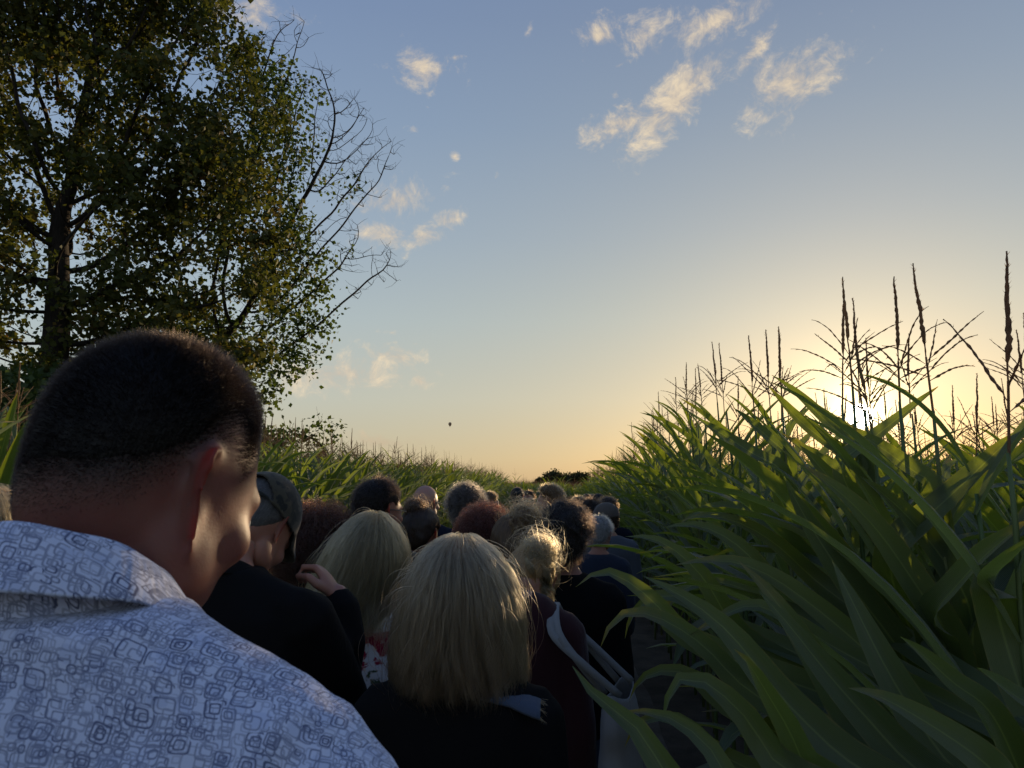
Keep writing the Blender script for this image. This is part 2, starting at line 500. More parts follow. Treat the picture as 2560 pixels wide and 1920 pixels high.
PLANTS = []
ROW = 0.75
def make_plant(u, v, seed, label, group, hs=None, leaves=None, tassel=None, hero=None, keep=None):
    rr = random.Random(seed)
    hs = hs or rr.uniform(.93, 1.07) * (1.08 if 0 < v < 1.4 and u > 3 else (1.0 if v > 0 else 1.04))
    root = empty('maize_plant', uv2w(u, v))
    root.rotation_euler = (rr.gauss(0, .03), rr.gauss(0, .03), 0)
    tag(root, label, 'maize plant', group)
    copy_obj('stalk', stalk_meshes[seed % 4], root, Matrix.Diagonal((1, 1, hs * (.84 if tassel is False else (1.03 if v > 0 else 1)), 1)))
    for var, z, az, sc in (leaves if leaves is not None else plant_leaves(rr, -PATH_AZ, 10, (.93 if u < 3 else 1.0) if 0 < v < 1.4 else (.87 if 0 < v < 3.2 else 1.0))):
        if keep and not keep(z, az): continue
        copy_obj('leaf', leaf_meshes[var], root, Matrix.Translation((0, 0, z * hs)) @ Matrix.Rotation(az, 4, 'Z') @ Matrix.Diagonal((sc, sc, sc, 1)))
    if tassel is not False:
        tm = tassel_meshes[seed % 8] if tassel is None else tassel
        ts = rr.uniform(.85, 1.15) * (1.08 if v > 0 else 1)
        copy_obj('tassel', tm, root, Matrix.Translation((0, 0, 1.95 * hs * (1.03 if v > 0 else 1))) @ Matrix.Rotation(rr.uniform(0, 6.3), 4, 'Z') @ Matrix.Diagonal((ts, ts, ts, 1)))
    PLANTS.append((u, v))
    return root

def hero_plant(x_px, depth, tip_py, spike_px_len, label, leaves, seed, nb=6, lean=0.0, hero_leaf_only=False):
    """a plant of the front row whose tassel stands where the photograph shows it"""
    rr = random.Random(seed)
    tip = at(x_px, tip_py, depth)
    spike = spike_px_len * depth / F_PX
    base = Vector((tip.x - lean * 0.5, tip.y, 0))
    root = empty('maize_plant', base)
    tag(root, label, 'maize plant', 'maize plants in the front row right of the path')
    ped = 0.14
    zt = tip.z - spike - ped
    tv, tf = tassel_geo(seed, nb=nb, spike=spike, lean=lean)
    g_ = mesh_obj('tassel', tv, tf, TASSEL, root); g_.location = (lean * 0.5 - lean * (spike + ped), 0, zt)
    rs = []; pts = []
    for i in range(13):
        s = i / 12
        pts.append(((lean * 0.5 - lean * (spike + ped)) * s * s, 0.004 * math.sin(i * 2.1), zt * s)); rs.append(0.0125 * (1 - s) + 0.0038 * s + (.0012 if i % 2 else 0))
    mesh_obj('stalk', *tube(pts, rs, 7), STALK, root)
    for k, (var, z, az, sc) in enumerate(plant_leaves(rr, -PATH_AZ, 9, .86)):
        copy_obj('leaf', leaf_meshes[var], root, Matrix.Translation((0, 0, min(z, zt - .05))) @ Matrix.Rotation(az, 4, 'Z') @ Matrix.Diagonal((sc, sc, sc, 1)))
    PLANTS.append((base.dot(UD), base.dot(VD)))
    return root

def catmull(P, m_):
    P = [P[0] * 2 - P[1]] + P + [P[-1] * 2 - P[-2]]; out = []
    segs = len(P) - 3
    for i in range(m_ + 1):
        t = i / m_ * segs; k = min(int(t), segs - 1); t -= k
        a, b, c, d = P[k:k + 4]
        out.append(0.5 * ((2 * b) + (c - a) * t + (2 * a - 5 * b + 4 * c - d) * t * t + (3 * b - a - 3 * c + d) * t ** 3))
    return out

def hero_leaf(root, pxs, depth0, depth1, width, nrm=(-0.40, -0.66, 0.58), fold=.42, z_attach=None):
    """a leaf given by its midrib, base first; the midrib starts at the plant's own stalk"""
    nn_ = len(pxs)
    P = [at(x, y, depth0 + (depth1 - depth0) * i / (nn_ - 1)) for i, (x, y) in enumerate(pxs)]
    rl = root.location
    za = z_attach if z_attach is not None else max(0.35, P[0].z - 0.22)
    P = [Vector((rl.x, rl.y, za))] + P
    C = catmull(P, 96)
    for _ in range(110): C = [C[0]] + [C[i] * .5 + (C[i - 1] + C[i + 1]) * .25 for i in range(1, 96)] + [C[-1]]
    acc = [0.0]
    for i in range(96): acc.append(acc[-1] + (C[i + 1] - C[i]).length)
    C = [C[min(range(97), key=lambda q: abs(acc[q] - acc[-1] * i / 26))] for i in range(27)]
    ws = [leaf_profile(0.10 + 0.90 * i / 26, width) for i in range(27)]
    V, F, UV = leaf_strip(C, ws, nrm, 4, fold, 0.0022, width * 90)
    V = [v - rl for v in V]
    return mesh_obj('leaf', V, F, LEAF, root, uv=UV)

# plants whose tassels stand out against the sun, measured on the photograph
H = {}
spec = [  # key, x of tip, depth, y of tip, spike length px, label, branches, lean
 ('a', 2510, 1.46, 640, 330, 'maize plant with the thickest tassel spike, nearest the right edge of the photo', 3, .07),
 ('b', 2297, 1.95, 658, 250, 'tall maize plant, its straight tassel spike second from the right edge', 6, -.02),
 ('c', 2242, 2.08, 672, 220, 'maize plant with a slightly curved tassel spike above and right of the sun', 6, .05),
 ('d', 2119, 2.30, 678, 190, 'maize plant with the dark tassel spike straight above the left rim of the sun', 6, .02),
 ('e', 2100, 2.52, 752, 165, 'maize plant with the lower thin spike beside a taller dark one, left of the sun', 6, .04),
 ('f', 1936, 2.95, 800, 150, 'maize plant with a dark lone spike between the low left tassels and the sun', 4, -.04),
 ('g', 1860, 3.35, 822, 140, 'maize plant whose thin spike leans left above dense low tassels', 5, -.08),
 ('h', 2146, 2.20, 855, 130, 'maize plant with the short leaning spike directly over the sun', 5, -.09),
]
for i, (k, x, d, y, sl, lab, nb, lean) in enumerate(spec):
    H[k] = hero_plant(x, d, y, sl, lab, None, 300 + i * 7, nb, lean)
extra = [  # foreground plants below the lens: (key, u, v, label)
 ('p', 1.30, 1.06, 'maize plant at the lower right corner whose long leaves sweep left into the path'),
 ('q', 1.05, 0.95, 'maize plant of the bottom foreground, its broad leaf pointing up left at the dark tops'),
 ('r', 1.72, 1.04, 'maize plant with drooping grey green leaves hanging over the path edge beside the tote bag'),
]
for i, (k, u, v, lab) in enumerate(extra):
    H[k] = make_plant(u, v, 900 + i, lab, 'maize plants in the front row right of the path', 0.9, leaves=[], tassel=False)
HL = [  # plant, midrib pixels from base to tip, depth at base / tip, half width
 ('q', [(1760, 2080), (1640, 1925), (1557, 1828), (1468, 1772), (1410, 1690)], 1.05, 1.12, .036),
 ('p', [(1990, 1950), (1924, 1838), (1846, 1748), (1757, 1672), (1690, 1680), (1664, 1785)], 1.30, 1.34, .036),
 ('p', [(2180, 1945), (2082, 1850), (1966, 1748), (1898, 1657), (1820, 1556), (1715, 1480), (1615, 1431)], 1.36, 1.50, .040),
 ('r', [(1760, 1625), (1662, 1525), (1584, 1457), (1505, 1415), (1440, 1460)], 1.75, 1.8, .036),
 ('b', [(2396, 1919), (2291, 1751), (2187, 1646), (2082, 1552), (1966, 1463), (1872, 1405), (1767, 1397), (1683, 1414)], 1.7, 1.75, .034),
 ('r', [(2071, 1615), (2003, 1562), (1914, 1515), (1856, 1494), (1777, 1536), (1715, 1573)], 1.72, 1.70, .024),
 ('a', [(2490, 1790), (2396, 1720), (2318, 1646), (2250, 1592)], 1.35, 1.3, .028),
 ('a', [(2620, 1790), (2560, 1756), (2500, 1712), (2441, 1670)], 1.3, 1.2, .026),
 ('d', [(2170, 1150), (2084, 1073), (2006, 995), (1929, 938)], 2.3, 2.25, .026),
 ('d', [(2180, 1190), (2122, 1145), (2021, 1073), (1960, 1010), (1920, 965)], 2.3, 2.3, .028),
 ('b', [(2330, 1215), (2296, 1188), (2199, 1116), (2103, 1058)], 1.95, 1.95, .030),
 ('h', [(2088, 1175), (2151, 1121), (2223, 1063), (2290, 1010), (2346, 967)], 2.2, 2.15, .026),
 ('f', [(1960, 1180), (1900, 1145), (1838, 1106), (1741, 1044)], 2.9, 2.85, .032),
 ('f', [(1975, 1150), (1934, 1106), (1886, 1063), (1833, 1020)], 2.95, 2.9, .030),
 ('e', [(2190, 1255), (2127, 1208), (2030, 1140), (1953, 1082)], 2.5, 2.45, .034),
 ('e', [(2100, 1450), (2006, 1352), (1948, 1241), (1905, 1169)], 2.35, 2.2, .045),
 ('c', [(2210, 1400), (2300, 1310), (2416, 1203), (2500, 1120), (2560, 1070)], 2.0, 1.8, .040),
 ('c', [(2290, 1690), (2200, 1560), (2100, 1430), (2010, 1290), (1960, 1190)], 1.95, 1.95, .044),
 ('b', [(2330, 1560), (2380, 1480), (2460, 1390), (2570, 1300)], 1.9, 1.5, .044),
 ('b', [(2400, 1640), (2300, 1480), (2200, 1330), (2090, 1220), (2000, 1160)], 1.9, 1.9, .040),
 ('r', [(1880, 1640), (1800, 1520), (1730, 1420), (1640, 1350), (1560, 1345)], 1.9, 1.95, .038),
 ('r', [(1980, 1560), (1900, 1440), (1820, 1360), (1730, 1320), (1650, 1330)], 2.05, 2.1, .036),
 ('p', [(2080, 1960), (2000, 1840), (1930, 1730), (1880, 1640), (1840, 1600)], 1.34, 1.2, .034),
 ('p', [(2340, 1960), (2210, 1830), (2080, 1690), (1980, 1560), (1900, 1470)], 1.4, 1.5, .042),
 ('a', [(2520, 1960), (2400, 1860), (2290, 1790), (2200, 1740), (2120, 1720)], 1.2, 1.2, .034),
 ('r', [(2060, 1500), (1960, 1400), (1860, 1330), (1760, 1300), (1690, 1320)], 2.2, 2.2, .034),
 ('p', [(2200, 1880), (2100, 1740), (2010, 1600), (1930, 1480), (1850, 1400)], 1.5, 1.6, .040),
 ('p', [(2460, 1990), (2330, 1850), (2220, 1680), (2140, 1520), (2080, 1400)], 1.4, 1.55, .042),
 ('r', [(1900, 1760), (1800, 1640), (1700, 1560), (1600, 1510), (1530, 1530), (1500, 1600)], 1.7, 1.7, .032),
 ('b', [(2440, 1560), (2360, 1400), (2250, 1270), (2150, 1190)], 1.95, 1.95, .040),
 ('a', [(2480, 1480), (2530, 1400), (2600, 1330)], 1.5, 1.2, .038),
 ('d', [(2250, 1420), (2160, 1290), (2060, 1180), (1985, 1090)], 2.3, 2.3, .038),
 ('r', [(1850, 1790), (1760, 1700), (1680, 1660), (1600, 1680), (1570, 1740)], 1.75, 1.85, .030),
 ('r', [(1830, 1900), (1740, 1810), (1660, 1770), (1590, 1790), (1560, 1850)], 1.7, 1.8, .028),
 ('r', [(1800, 1560), (1710, 1500), (1640, 1490), (1580, 1530), (1560, 1600)], 1.95, 2.1, .028),
 ('h', [(1990, 1560), (1880, 1480), (1780, 1450), (1690, 1480), (1650, 1560)], 2.25, 2.4, .032),
 ('h', [(2060, 1420), (1950, 1320), (1850, 1270), (1760, 1270), (1700, 1310)], 2.4, 2.5, .032),
 ('q', [(1900, 2050), (1800, 1930), (1720, 1850), (1640, 1805), (1540, 1800)], 1.1, 1.2, .028),
]
for k, pxs, d0, d1, hw in HL: hero_leaf(H[k], pxs, d0, d1, hw * 1.06)

# the rest of the rows: near plants one by one
rr = random.Random(77)
cand = []
for side, rows in ((1, range(0, 5)), (-1, range(0, 3))):
    for k in rows:
        v0 = (1.02 + ROW * k) if side > 0 else (-2.98 - ROW * k)
        u = (0.9 if side > 0 else 0.8) + rr.uniform(0, .2)
        while u < (15 if side < 0 else 11):
            cand.append((u, v0 + rr.gauss(0, .03), side, k)); u += rr.uniform(.17, .25) * (1.45 if side > 0 and k == 0 and u > 3 else 1)
def visible_rank(c):
    u, v, side, k = c
    return math.hypot(u, v) * (1 + 0.25 * k) + (100 if abs(math.degrees(math.atan2((UD * u + VD * v).x, (UD * u + VD * v).y))) > 44 else 0)
cand.sort(key=visible_rank)
SIDE_TXT = {1: 'right', -1: 'left'}
BANK = {(1, 0): 'front row right of the path', (1, 1): 'second row right of the path', (-1, 0): 'front row left of the path', (-1, 1): 'second row left of the path'}
singles = []; rest = []
for c in cand:
    u, v, side, k = c
    if side > 0 and any(abs(u - a) < .13 and abs(v - b) < .3 for a, b in PLANTS): continue
    if visible_rank(c) < 100 and len(singles) + len(PLANTS) < 296: singles.append(c)
    else: rest.append(c)
ORD = ['first', 'second', 'third', 'fourth', 'fifth', 'sixth', 'seventh', 'eighth', 'ninth', 'tenth', 'eleventh', 'twelfth']
ROWTXT = {(1, 0): 'front row right of the path', (1, 1): 'second row right of the path', (1, 2): 'third row right of the path', (1, 3): 'fourth row right of the path', (1, 4): 'fifth row right of the path',
          (-1, 0): 'front row left of the path', (-1, 1): 'second row left of the path', (-1, 2): 'third row left of the path'}
count = {}
singles.sort(key=lambda c: c[0])
for i, (u, v, side, k) in enumerate(singles):
    where = ROWTXT[(side, k)]; c_ = count[(side, k)] = count.get((side, k), 0) + 1
    if c_ <= 12: lab = 'green maize plant in the %s, %s from the camera' % (where, ORD[c_ - 1])
    else: lab = 'green maize plant in the %s, farther along' % where
    kp = None
    if side > 0 and k == 0 and u < 1.25:
        kp = lambda z, az: math.cos(az + PATH_AZ) > 0 or z < 0.9
    make_plant(u, v, 1000 + i, lab, 'maize plants, %s' % where, keep=kp, tassel=False if side > 0 and ((u < 2.3 and k < 1) or (k > 0 and u < 7 and i % 5 < 2)) else None)

# the field beyond: one mass of lighter plants
def simple_plant(seed, lz=1.0):
    r_ = random.Random(seed); V = []; Q = []; UV = []
    for var, z, az, sc in plant_leaves(r_, -PATH_AZ, 9, lz):
        v_, f_, u_ = leaf_variant(LEAF_SPECS[var], 4, 2)
        ca, sa = math.cos(az), math.sin(az); o = len(V)
        V += [(sc * (p.x * ca - p.y * sa), sc * (p.x * sa + p.y * ca), z + sc * p.z) for p in v_]
        Q += [tuple(i + o for i in f) for f in f_]; UV += u_
    nl = len(Q)
    o = len(V); tv, tf = tube([(0, 0, 0), (0, 0, 1.0), (0, 0, 1.97)], [.012, .010, .004], 3, False)
    V += [tuple(p) for p in tv]; Q += [tuple(i + o for i in f) for f in tf]; UV += [(0.3, .5)] * len(tv)
    ns = len(Q)
    d0 = Vector((r_.uniform(-.08, .08), r_.uniform(-.08, .08), 1)); b0 = Vector((0, 0, 1.97))
    br = [(b0, d0, .40, .0042)]
    for k in range(6):
        az = k * 2.4; el = rad(r_.uniform(25, 60))
        br.append((b0 + d0 * .1, Vector((math.cos(az) * math.cos(el), math.sin(az) * math.cos(el), math.sin(el))), r_.uniform(.14, .23), .0030))
    for b, d, L, r0 in br:
        o = len(V); d = d.normalized()
        tv, tf = tube([b, b + d * L], [r0, r0 * .5], 3, False)
        V += [tuple(p) for p in tv]; Q += [tuple(i + o for i in f) for f in tf]; UV += [(0.3, .5)] * len(tv)
    return np.array(V, np.float32), np.array(Q, np.int32), np.array(UV, np.float32), nl, ns
SP = [simple_plant(s) for s in range(10)]; SPR = [simple_plant(s, .86) for s in range(10)]
field = []
for (u, v, side, k) in rest: field.append((u, v))
for side in (1, -1):
    for k in range(0, 15 if side > 0 else 11):
        v0 = (1.02 + ROW * k) if side > 0 else (-2.98 - ROW * k)
        u = (11 if k < 5 else 0.3) if side > 0 else (15 if k < 3 else 0.5)
        while u < 42:
            if side < 0 or u + 3 > 1.2 * (v0 - 4):
                field.append((u + rr.uniform(-.03, .03), v0 + rr.gauss(0, .04)))
            u += rr.uniform(.17, .24) * (1 if u < 20 else 1.25)
for u in np.arange(34, 42, .75):                      # the path turns; the field closes it off
    v = -2.4
    while v < 1.0: field.append((u + rr.gauss(0, .05), v)); v += .22
for k in range(5):                                    # rows running on towards the skyline
    for side in (1, -1):
        u = 42
        while u < 130: field.append((u, (1.02 + ROW * k) if side > 0 else (-2.98 - ROW * k))); u += rr.uniform(.3, .5)
for u in (43, 45, 48, 52, 58, 66, 76, 90):
    v = -3
    while v < 1.2: field.append((u, v)); v += .25
Vs, Qs, Us, MI = [], [], [], []
off = 0
for (u, v) in field:
    V, Q, UV, nl, ns = (SPR if 0 < v < 3.2 and rr.random() < .75 else SP)[rr.randrange(10)]
    a = rr.gauss(0, .3) + (math.pi if rr.random() < .5 else 0); hs = rr.uniform(.92, 1.06) * (1.0 if v > 0 else 1.04) * (.84 if u > 34 else 1)
    ca, sa = math.cos(a), math.sin(a); p = uv2w(u, v)
    W = np.empty_like(V)
    W[:, 0] = V[:, 0] * ca - V[:, 1] * sa + p.x + V[:, 2] * rr.gauss(0, .03)
    W[:, 1] = V[:, 0] * sa + V[:, 1] * ca + p.y
    W[:, 2] = V[:, 2] * hs
    Vs.append(W); Qs.append(Q + off); Us.append(UV); off += len(V)
    mi = np.zeros(len(Q), np.int32); mi[nl:ns] = 1; mi[ns:] = 2; MI.append(mi)
fo = big_mesh('maize_field', np.concatenate(Vs), np.concatenate(Qs), LEAF, uv=np.concatenate(Us))
fo.data.materials.append(STALK); fo.data.materials.append(TASSEL)
fo.data.polygons.foreach_set('material_index', np.concatenate(MI))
tag(fo, kind='stuff', label='dense green maize field on both sides of the path')
print('maize: singles', len(singles), 'field', len(field), 'tris', 2 * sum(len(q) for q in Qs))
# ------------------------------------------------------------------ trees
m, n, done = material('bark')
gp = n.new('ShaderNodeNewGeometry').outputs['Position']
st = n.new('ShaderNodeMapping'); n.put(st.inputs[0], gp); st.inputs['Scale'].default_value = (1, 1, .25)
h = n.noise(st.outputs[0], 16, 6, .65)
done(principled(n, n.ramp(h, [(.3, (0.016, 0.013, 0.010)), (.7, (0.045, 0.036, 0.029))]), .9, .15, n.bump(h, .8, .03)))
BARK = m
def foliage(name, cols, trans=(2.2, 2.2, .8), mixf=.30):
    m, n, done = material(name)
    a = n.new('ShaderNodeAttribute'); a.attribute_name = 'tint'
    c = n.ramp(a.outputs['Fac'], cols)
    p = principled(n, c, .65, .15)
    t = n.new('ShaderNodeBsdfTranslucent'); n.put(t.inputs[0], n.mix(1.0, c, trans, 'MULTIPLY'))
    mx = n.new('ShaderNodeMixShader'); mx.inputs[0].default_value = mixf
    n.put(mx.inputs[1], p); n.put(mx.inputs[2], t.outputs[0]); done(mx.outputs[0])
    return m
MAPLE = foliage('maple_leaves', [(0, (0.044, 0.054, 0.017)), (.45, (0.070, 0.076, 0.022)), (.80, (0.090, 0.085, 0.026)), (.94, (0.12, 0.078, 0.027)), (1, (0.10, 0.048, 0.023))])
ASH = foliage('ash_leaves', [(0, (0.036, 0.058, 0.022)), (.6, (0.058, 0.084, 0.028)), (1, (0.088, 0.10, 0.033))])
FAR = foliage('far_leaves', [(0, (0.030, 0.036, 0.018)), (1, (0.060, 0.058, 0.030))])

def colonize(start, attract, step, infl, kill, iters=120, seed=0):
    """space colonisation: nodes (positions) and parents"""
    nodes = [Vector(s) for s in start]; par = [-1] + list(range(len(start) - 1))
    A = [Vector(a) for a in attract]; rr = random.Random(seed); stall = 0
    for it in range(iters):
        kd = kdtree.KDTree(len(nodes))
        for i, p in enumerate(nodes): kd.insert(p, i)
        kd.balance()
        pull = {}; keep = []
        for a in A:
            co, i, d = kd.find(a)
            if d < kill: continue
            keep.append(a)
            if d < infl or it % 10 < 3: pull.setdefault(i, []).append((a - co).normalized())
        if len(keep) < 3 or not pull: break
        A = keep; new = 0
        for i, ds in pull.items():
            d = sum(ds, Vector()) / len(ds) + Vector((rr.gauss(0, .12), rr.gauss(0, .12), rr.gauss(.06, .12)))
            if d.length < .05: continue
            p = nodes[i] + d.normalized() * step
            if kd.find(p)[2] < step * .5:
                p = nodes[i] + (ds[rr.randrange(len(ds))] + Vector((rr.gauss(0, .1), rr.gauss(0, .1), rr.gauss(0, .1)))).normalized() * step
                if kd.find(p)[2] < step * .5: continue
            nodes.append(p); par.append(i); new += 1
        stall = stall + 1 if not new else 0
        if stall > 6: break
    return nodes, par

def branch_mesh(nodes, par, r_tip, r_base, expo=2.25, sides=5, relax=2, min_r=0):
    n_ = len(nodes); kids = [[] for _ in range(n_)]
    for i, p in enumerate(par):
        if p >= 0: kids[p].append(i)
    P = [p.copy() for p in nodes]
    for _ in range(relax):
        Q = [p.copy() for p in P]
        for i in range(1, n_):
            if len(kids[i]) >= 1: Q[i] = P[i] * .5 + P[par[i]] * .25 + P[kids[i][0]] * .25
        P = Q
    R = [0] * n_
    for i in range(n_ - 1, -1, -1):
        R[i] = r_tip if not kids[i] else sum(R[k] ** expo for k in kids[i]) ** (1 / expo)
    s = (r_base / R[0])
    f = lambda r: r_tip + (r - r_tip) * (r_base - r_tip) / max(1e-6, R[0] - r_tip)
    R = [f(r) for r in R]
    seen = [False] * n_; V = []; F = []
    for root in [0] + [k for i in range(n_) for k in sorted(kids[i], key=lambda q: -R[q])[1:]]:
        chain = [root] if par[root] < 0 else [par[root], root]
        i = root
        while kids[i]:
            i = max(kids[i], key=lambda q: R[q]); chain.append(i)
        rs = [R[c] for c in chain]
        if par[root] >= 0: rs[0] = min(rs[0], rs[1] * 1.15)
        sd = sides + (3 if rs[0] > .08 else 0)
        v, q = tube([P[c] for c in chain], rs, sd, False)
        o = len(V); V += v; F += [tuple(a + o for a in t) for t in q]
    return V, F, P, R, kids

def leaf_cloud(centres, per, spread, size, seed, droop=.4, tint_bias=None, tri=False):
    """many small folded leaves round the given points"""
    g_ = np.random.default_rng(seed)
    C = np.repeat(np.array([tuple(c) for c in centres], np.float32), per, 0)
    n_ = len(C)
    P = C + g_.normal(0, 1, (n_, 3)) * np.array([spread, spread, spread * .75])
    d = g_.normal(0, 1, (n_, 3)); d[:, 2] -= droop; d /= np.linalg.norm(d, axis=1, keepdims=True)
    q = g_.normal(0, 1, (n_, 3)); q[:, 2] += .6
    sd = np.cross(d, q); sd /= np.linalg.norm(sd, axis=1, keepdims=True)
    nr = np.cross(sd, d)
    L = size * g_.uniform(.6, 1.25, (n_, 1)); W = L * g_.uniform(.36, .52, (n_, 1))
    a = P; b = P + d * L * .45 + sd * W + nr * L * .12; c = P + d * L; e = P + d * L * .45 - sd * W + nr * L * .12
    V = np.stack([a, b, c, e], 1).reshape(-1, 3)
    F = np.arange(n_ * 4).reshape(-1, 4)
    base_t = np.repeat(np.clip(g_.beta(1.7, 2.6, len(centres)) + (0 if tint_bias is None else tint_bias), 0, 1), per)
    t = np.clip(base_t + g_.normal(0, .07, n_), 0, 1)
    return V, F, np.repeat(t, 4)

def fill(blobs, depth, spacing, seed, thick=.85):
    """attraction points inside a union of ellipsoids seen at given pixels"""
    rr = random.Random(seed); out = []
    for b in blobs:
        px, py, rp = b[:3]; dz = b[3] if len(b) > 3 else 0
        c = at(px, py, depth + dz); r = rp * (depth + dz) / F_PX
        k = int(4.19 * r ** 3 * thick / spacing ** 3)
        for _ in range(k):
            while True:
                p = Vector((rr.uniform(-1, 1), rr.uniform(-1, 1), rr.uniform(-1, 1)))
                if p.length < 1: break
            out.append(c + Vector((p.x * r, p.y * r * thick, p.z * r)))
    return out

def tree(name, label, base, lean_top, blobs, bare, depth, mat, leaf, per, r_base, seed, spacing=.62, step=.30, spread=.26, group=None, kill=.42, nz=8):
    root = empty(name, base); tag(root, label, 'tree', group)
    start = [base + (lean_top - base) * (i / nz) + Vector((.12 * math.sin(i * 1.3) * (i > 0), 0, 0)) for i in range(nz + 1)]
    A = fill(blobs, depth, spacing, seed); nB = len(A)
    Bp = fill(bare, depth, .25, seed + 1, .6) if bare else []
    nodes, par = colonize(start, A + Bp, step, 3.2, kill, 150, seed)
    V, F, P, R, kids = branch_mesh(nodes, par, .010 if bare else .007, r_base, 2.05)
    mesh_obj('trunk', [v - base for v in V], F, BARK, root)
    bk = None
    if Bp:
        bk = kdtree.KDTree(len(Bp) + len(A))
        for i, p in enumerate(A + Bp): bk.insert(p, i)
        bk.balance()
    tips = []
    for i, p in enumerate(P):
        if i <= len(start) or R[i] > .05: continue
        if bk is not None and bk.find(p)[1] >= nB:
            if random.Random(i).random() > .035: continue
        if noise.noise(p * .55 + Vector((seed, 0, 0))) < -.09: continue
        if name == 'maple_tree' and abs(p.x - base.x - .3) < 1.0 and p.y < base.y + .3 and p.z < 11 and noise.noise(p * .9) < -.02: continue
        tips.append(p - base)
    g_ = np.random.default_rng(seed)
    bias = np.array([.28 * max(0, noise.noise(t * .35 + Vector((seed, 0, 0)))) + g_.normal(0, .03) for t in tips])
    v, f, t = leaf_cloud(tips, per, spread, leaf, seed, .45, bias)
    c = big_mesh('crown', v, f, mat, root, t, smooth=False)
    # twigs: every leaf cluster hangs on a few thin shoots
    g2 = Geo()
    rr = random.Random(seed)
    for k, p in enumerate(P):
        if kids[k] or k < len(start): continue
        for _ in range(3):
            d = Vector((rr.gauss(0, 1), rr.gauss(0, 1), rr.gauss(.5, .7))).normalized() * rr.uniform(.25, .6)
            mid = p + d * .5 + Vector((rr.gauss(0, .05), rr.gauss(0, .05), rr.gauss(0, .05)))
            g2.add(tube([p - base, mid - base, p + d - base], [.007, .005, .003], 3, False))
    tag(mesh_obj('twig_spray', g2.V, g2.F, BARK, root), kind='stuff')
    print(name, len(nodes), 'nodes', len(tips) * per, 'leaves')
    return root

B0 = at(120, 1000, 20.0); B0.z = 0
T0 = at(150, 700, 20.0)
tree('maple_tree', 'large dark maple with thick upright trunk, its leaves turning brown, at the left edge', B0, T0,
     [(40, 120, 260), (300, 40, 240), (520, 110, 150), (450, 270, 220), (600, 330, 150), (560, 470, 190), (330, 480, 240), (90, 430, 230),
      (560, 640, 170), (430, 740, 190), (60, 740, 220), (250, 830, 170), (690, 640, 90), (600, 800, 130), (590, 930, 100), (660, 880, 70), (-150, 600, 280), (-150, 200, 280), (230, 260, 200), (180, -130, 300), (420, -120, 220), (100, 950, 150), (380, 930, 150), (300, 690, 190), (180, 880, 170), (480, 560, 150), (350, 1000, 130)],
     [], 20.0, MAPLE, .175, 32, .36, 21)
B1 = at(470, 1100, 23.5); B1.z = 0
T1 = at(540, 900, 23.5)
tree('ash_tree', 'ash tree behind the maple with half bare limbs reaching right into the sky', B1, T1,
     [(690, 260, 110), (630, 170, 100), (770, 330, 85), (700, 430, 120), (640, 560, 140), (780, 600, 85), (700, 720, 120), (760, 810, 85), (680, 900, 105), (610, 1000, 100), (540, 850, 150)],
     [(860, 310, 85), (930, 390, 75), (830, 430, 85), (910, 470, 60), (870, 560, 50), (880, 640, 60), (960, 670, 60), (900, 730, 40), (780, 210, 70), (720, 90, 70)],
     23.5, ASH, .15, 18, .17, 33, spacing=.46, step=.22, spread=.25, kill=.30)
bS = at(810, 1180, 26.0); bS.z = 0
tree('young_maple', 'young maple standing up out of the maize below the bare ash limbs', bS, at(812, 1130, 26.0),
     [(790, 1050, 32), (850, 1050, 30), (815, 1090, 45), (700, 1070, 40), (730, 1100, 40)], [], 26.0, ASH, .16, 16, .05, 5, spacing=.55, step=.22, spread=.2, kill=.35, nz=6)
# undergrowth along the wood edge
for i, (px, d, hgt, wid) in enumerate([(-60, 17, 4.2, 3.0), (40, 19, 4.6, 2.8), (150, 21, 4.0, 2.6), (330, 22, 3.8, 2.8), (520, 23, 3.6, 2.6), (640, 25, 3.3, 2.2)]):
    b = at(px, 1215, d); b.z = 0
    rt = empty('shrub', b)
    tag(rt, 'dark wild shrub under the trees, %s' % ['beyond the left edge of the maize', 'left of the maple trunk', 'right beside the maple trunk', 'behind the head of the man in the patterned shirt', 'between maple and ash', 'at the right end of the wood edge'][i], 'shrub', 'shrubs along the wood edge')
    r_ = random.Random(i); cs = []; g_ = Geo()
    for k in range(150):
        a = r_.uniform(0, 6.28); q = r_.random() ** .5; z = r_.uniform(.3, hgt)
        w_ = wid * (1 - (z / hgt - .4) ** 2)
        cs.append(Vector((math.cos(a) * q * w_ * .6, math.sin(a) * q * w_ * .6, z)))
    for k in range(9):
        tip = cs[k * 7]; g_.add(tube([(0.1 * math.cos(k), .1 * math.sin(k), 0), tip * .5 + Vector((0, 0, .3)), tip], [.035, .022, .008], 5, False))
    tag(mesh_obj('stem', g_.V, g_.F, BARK, rt), kind='stuff')
    v, f, t = leaf_cloud(cs, 60, .34, .15, 60 + i)
    big_mesh('crown', v, f, ASH, rt, t, smooth=False)

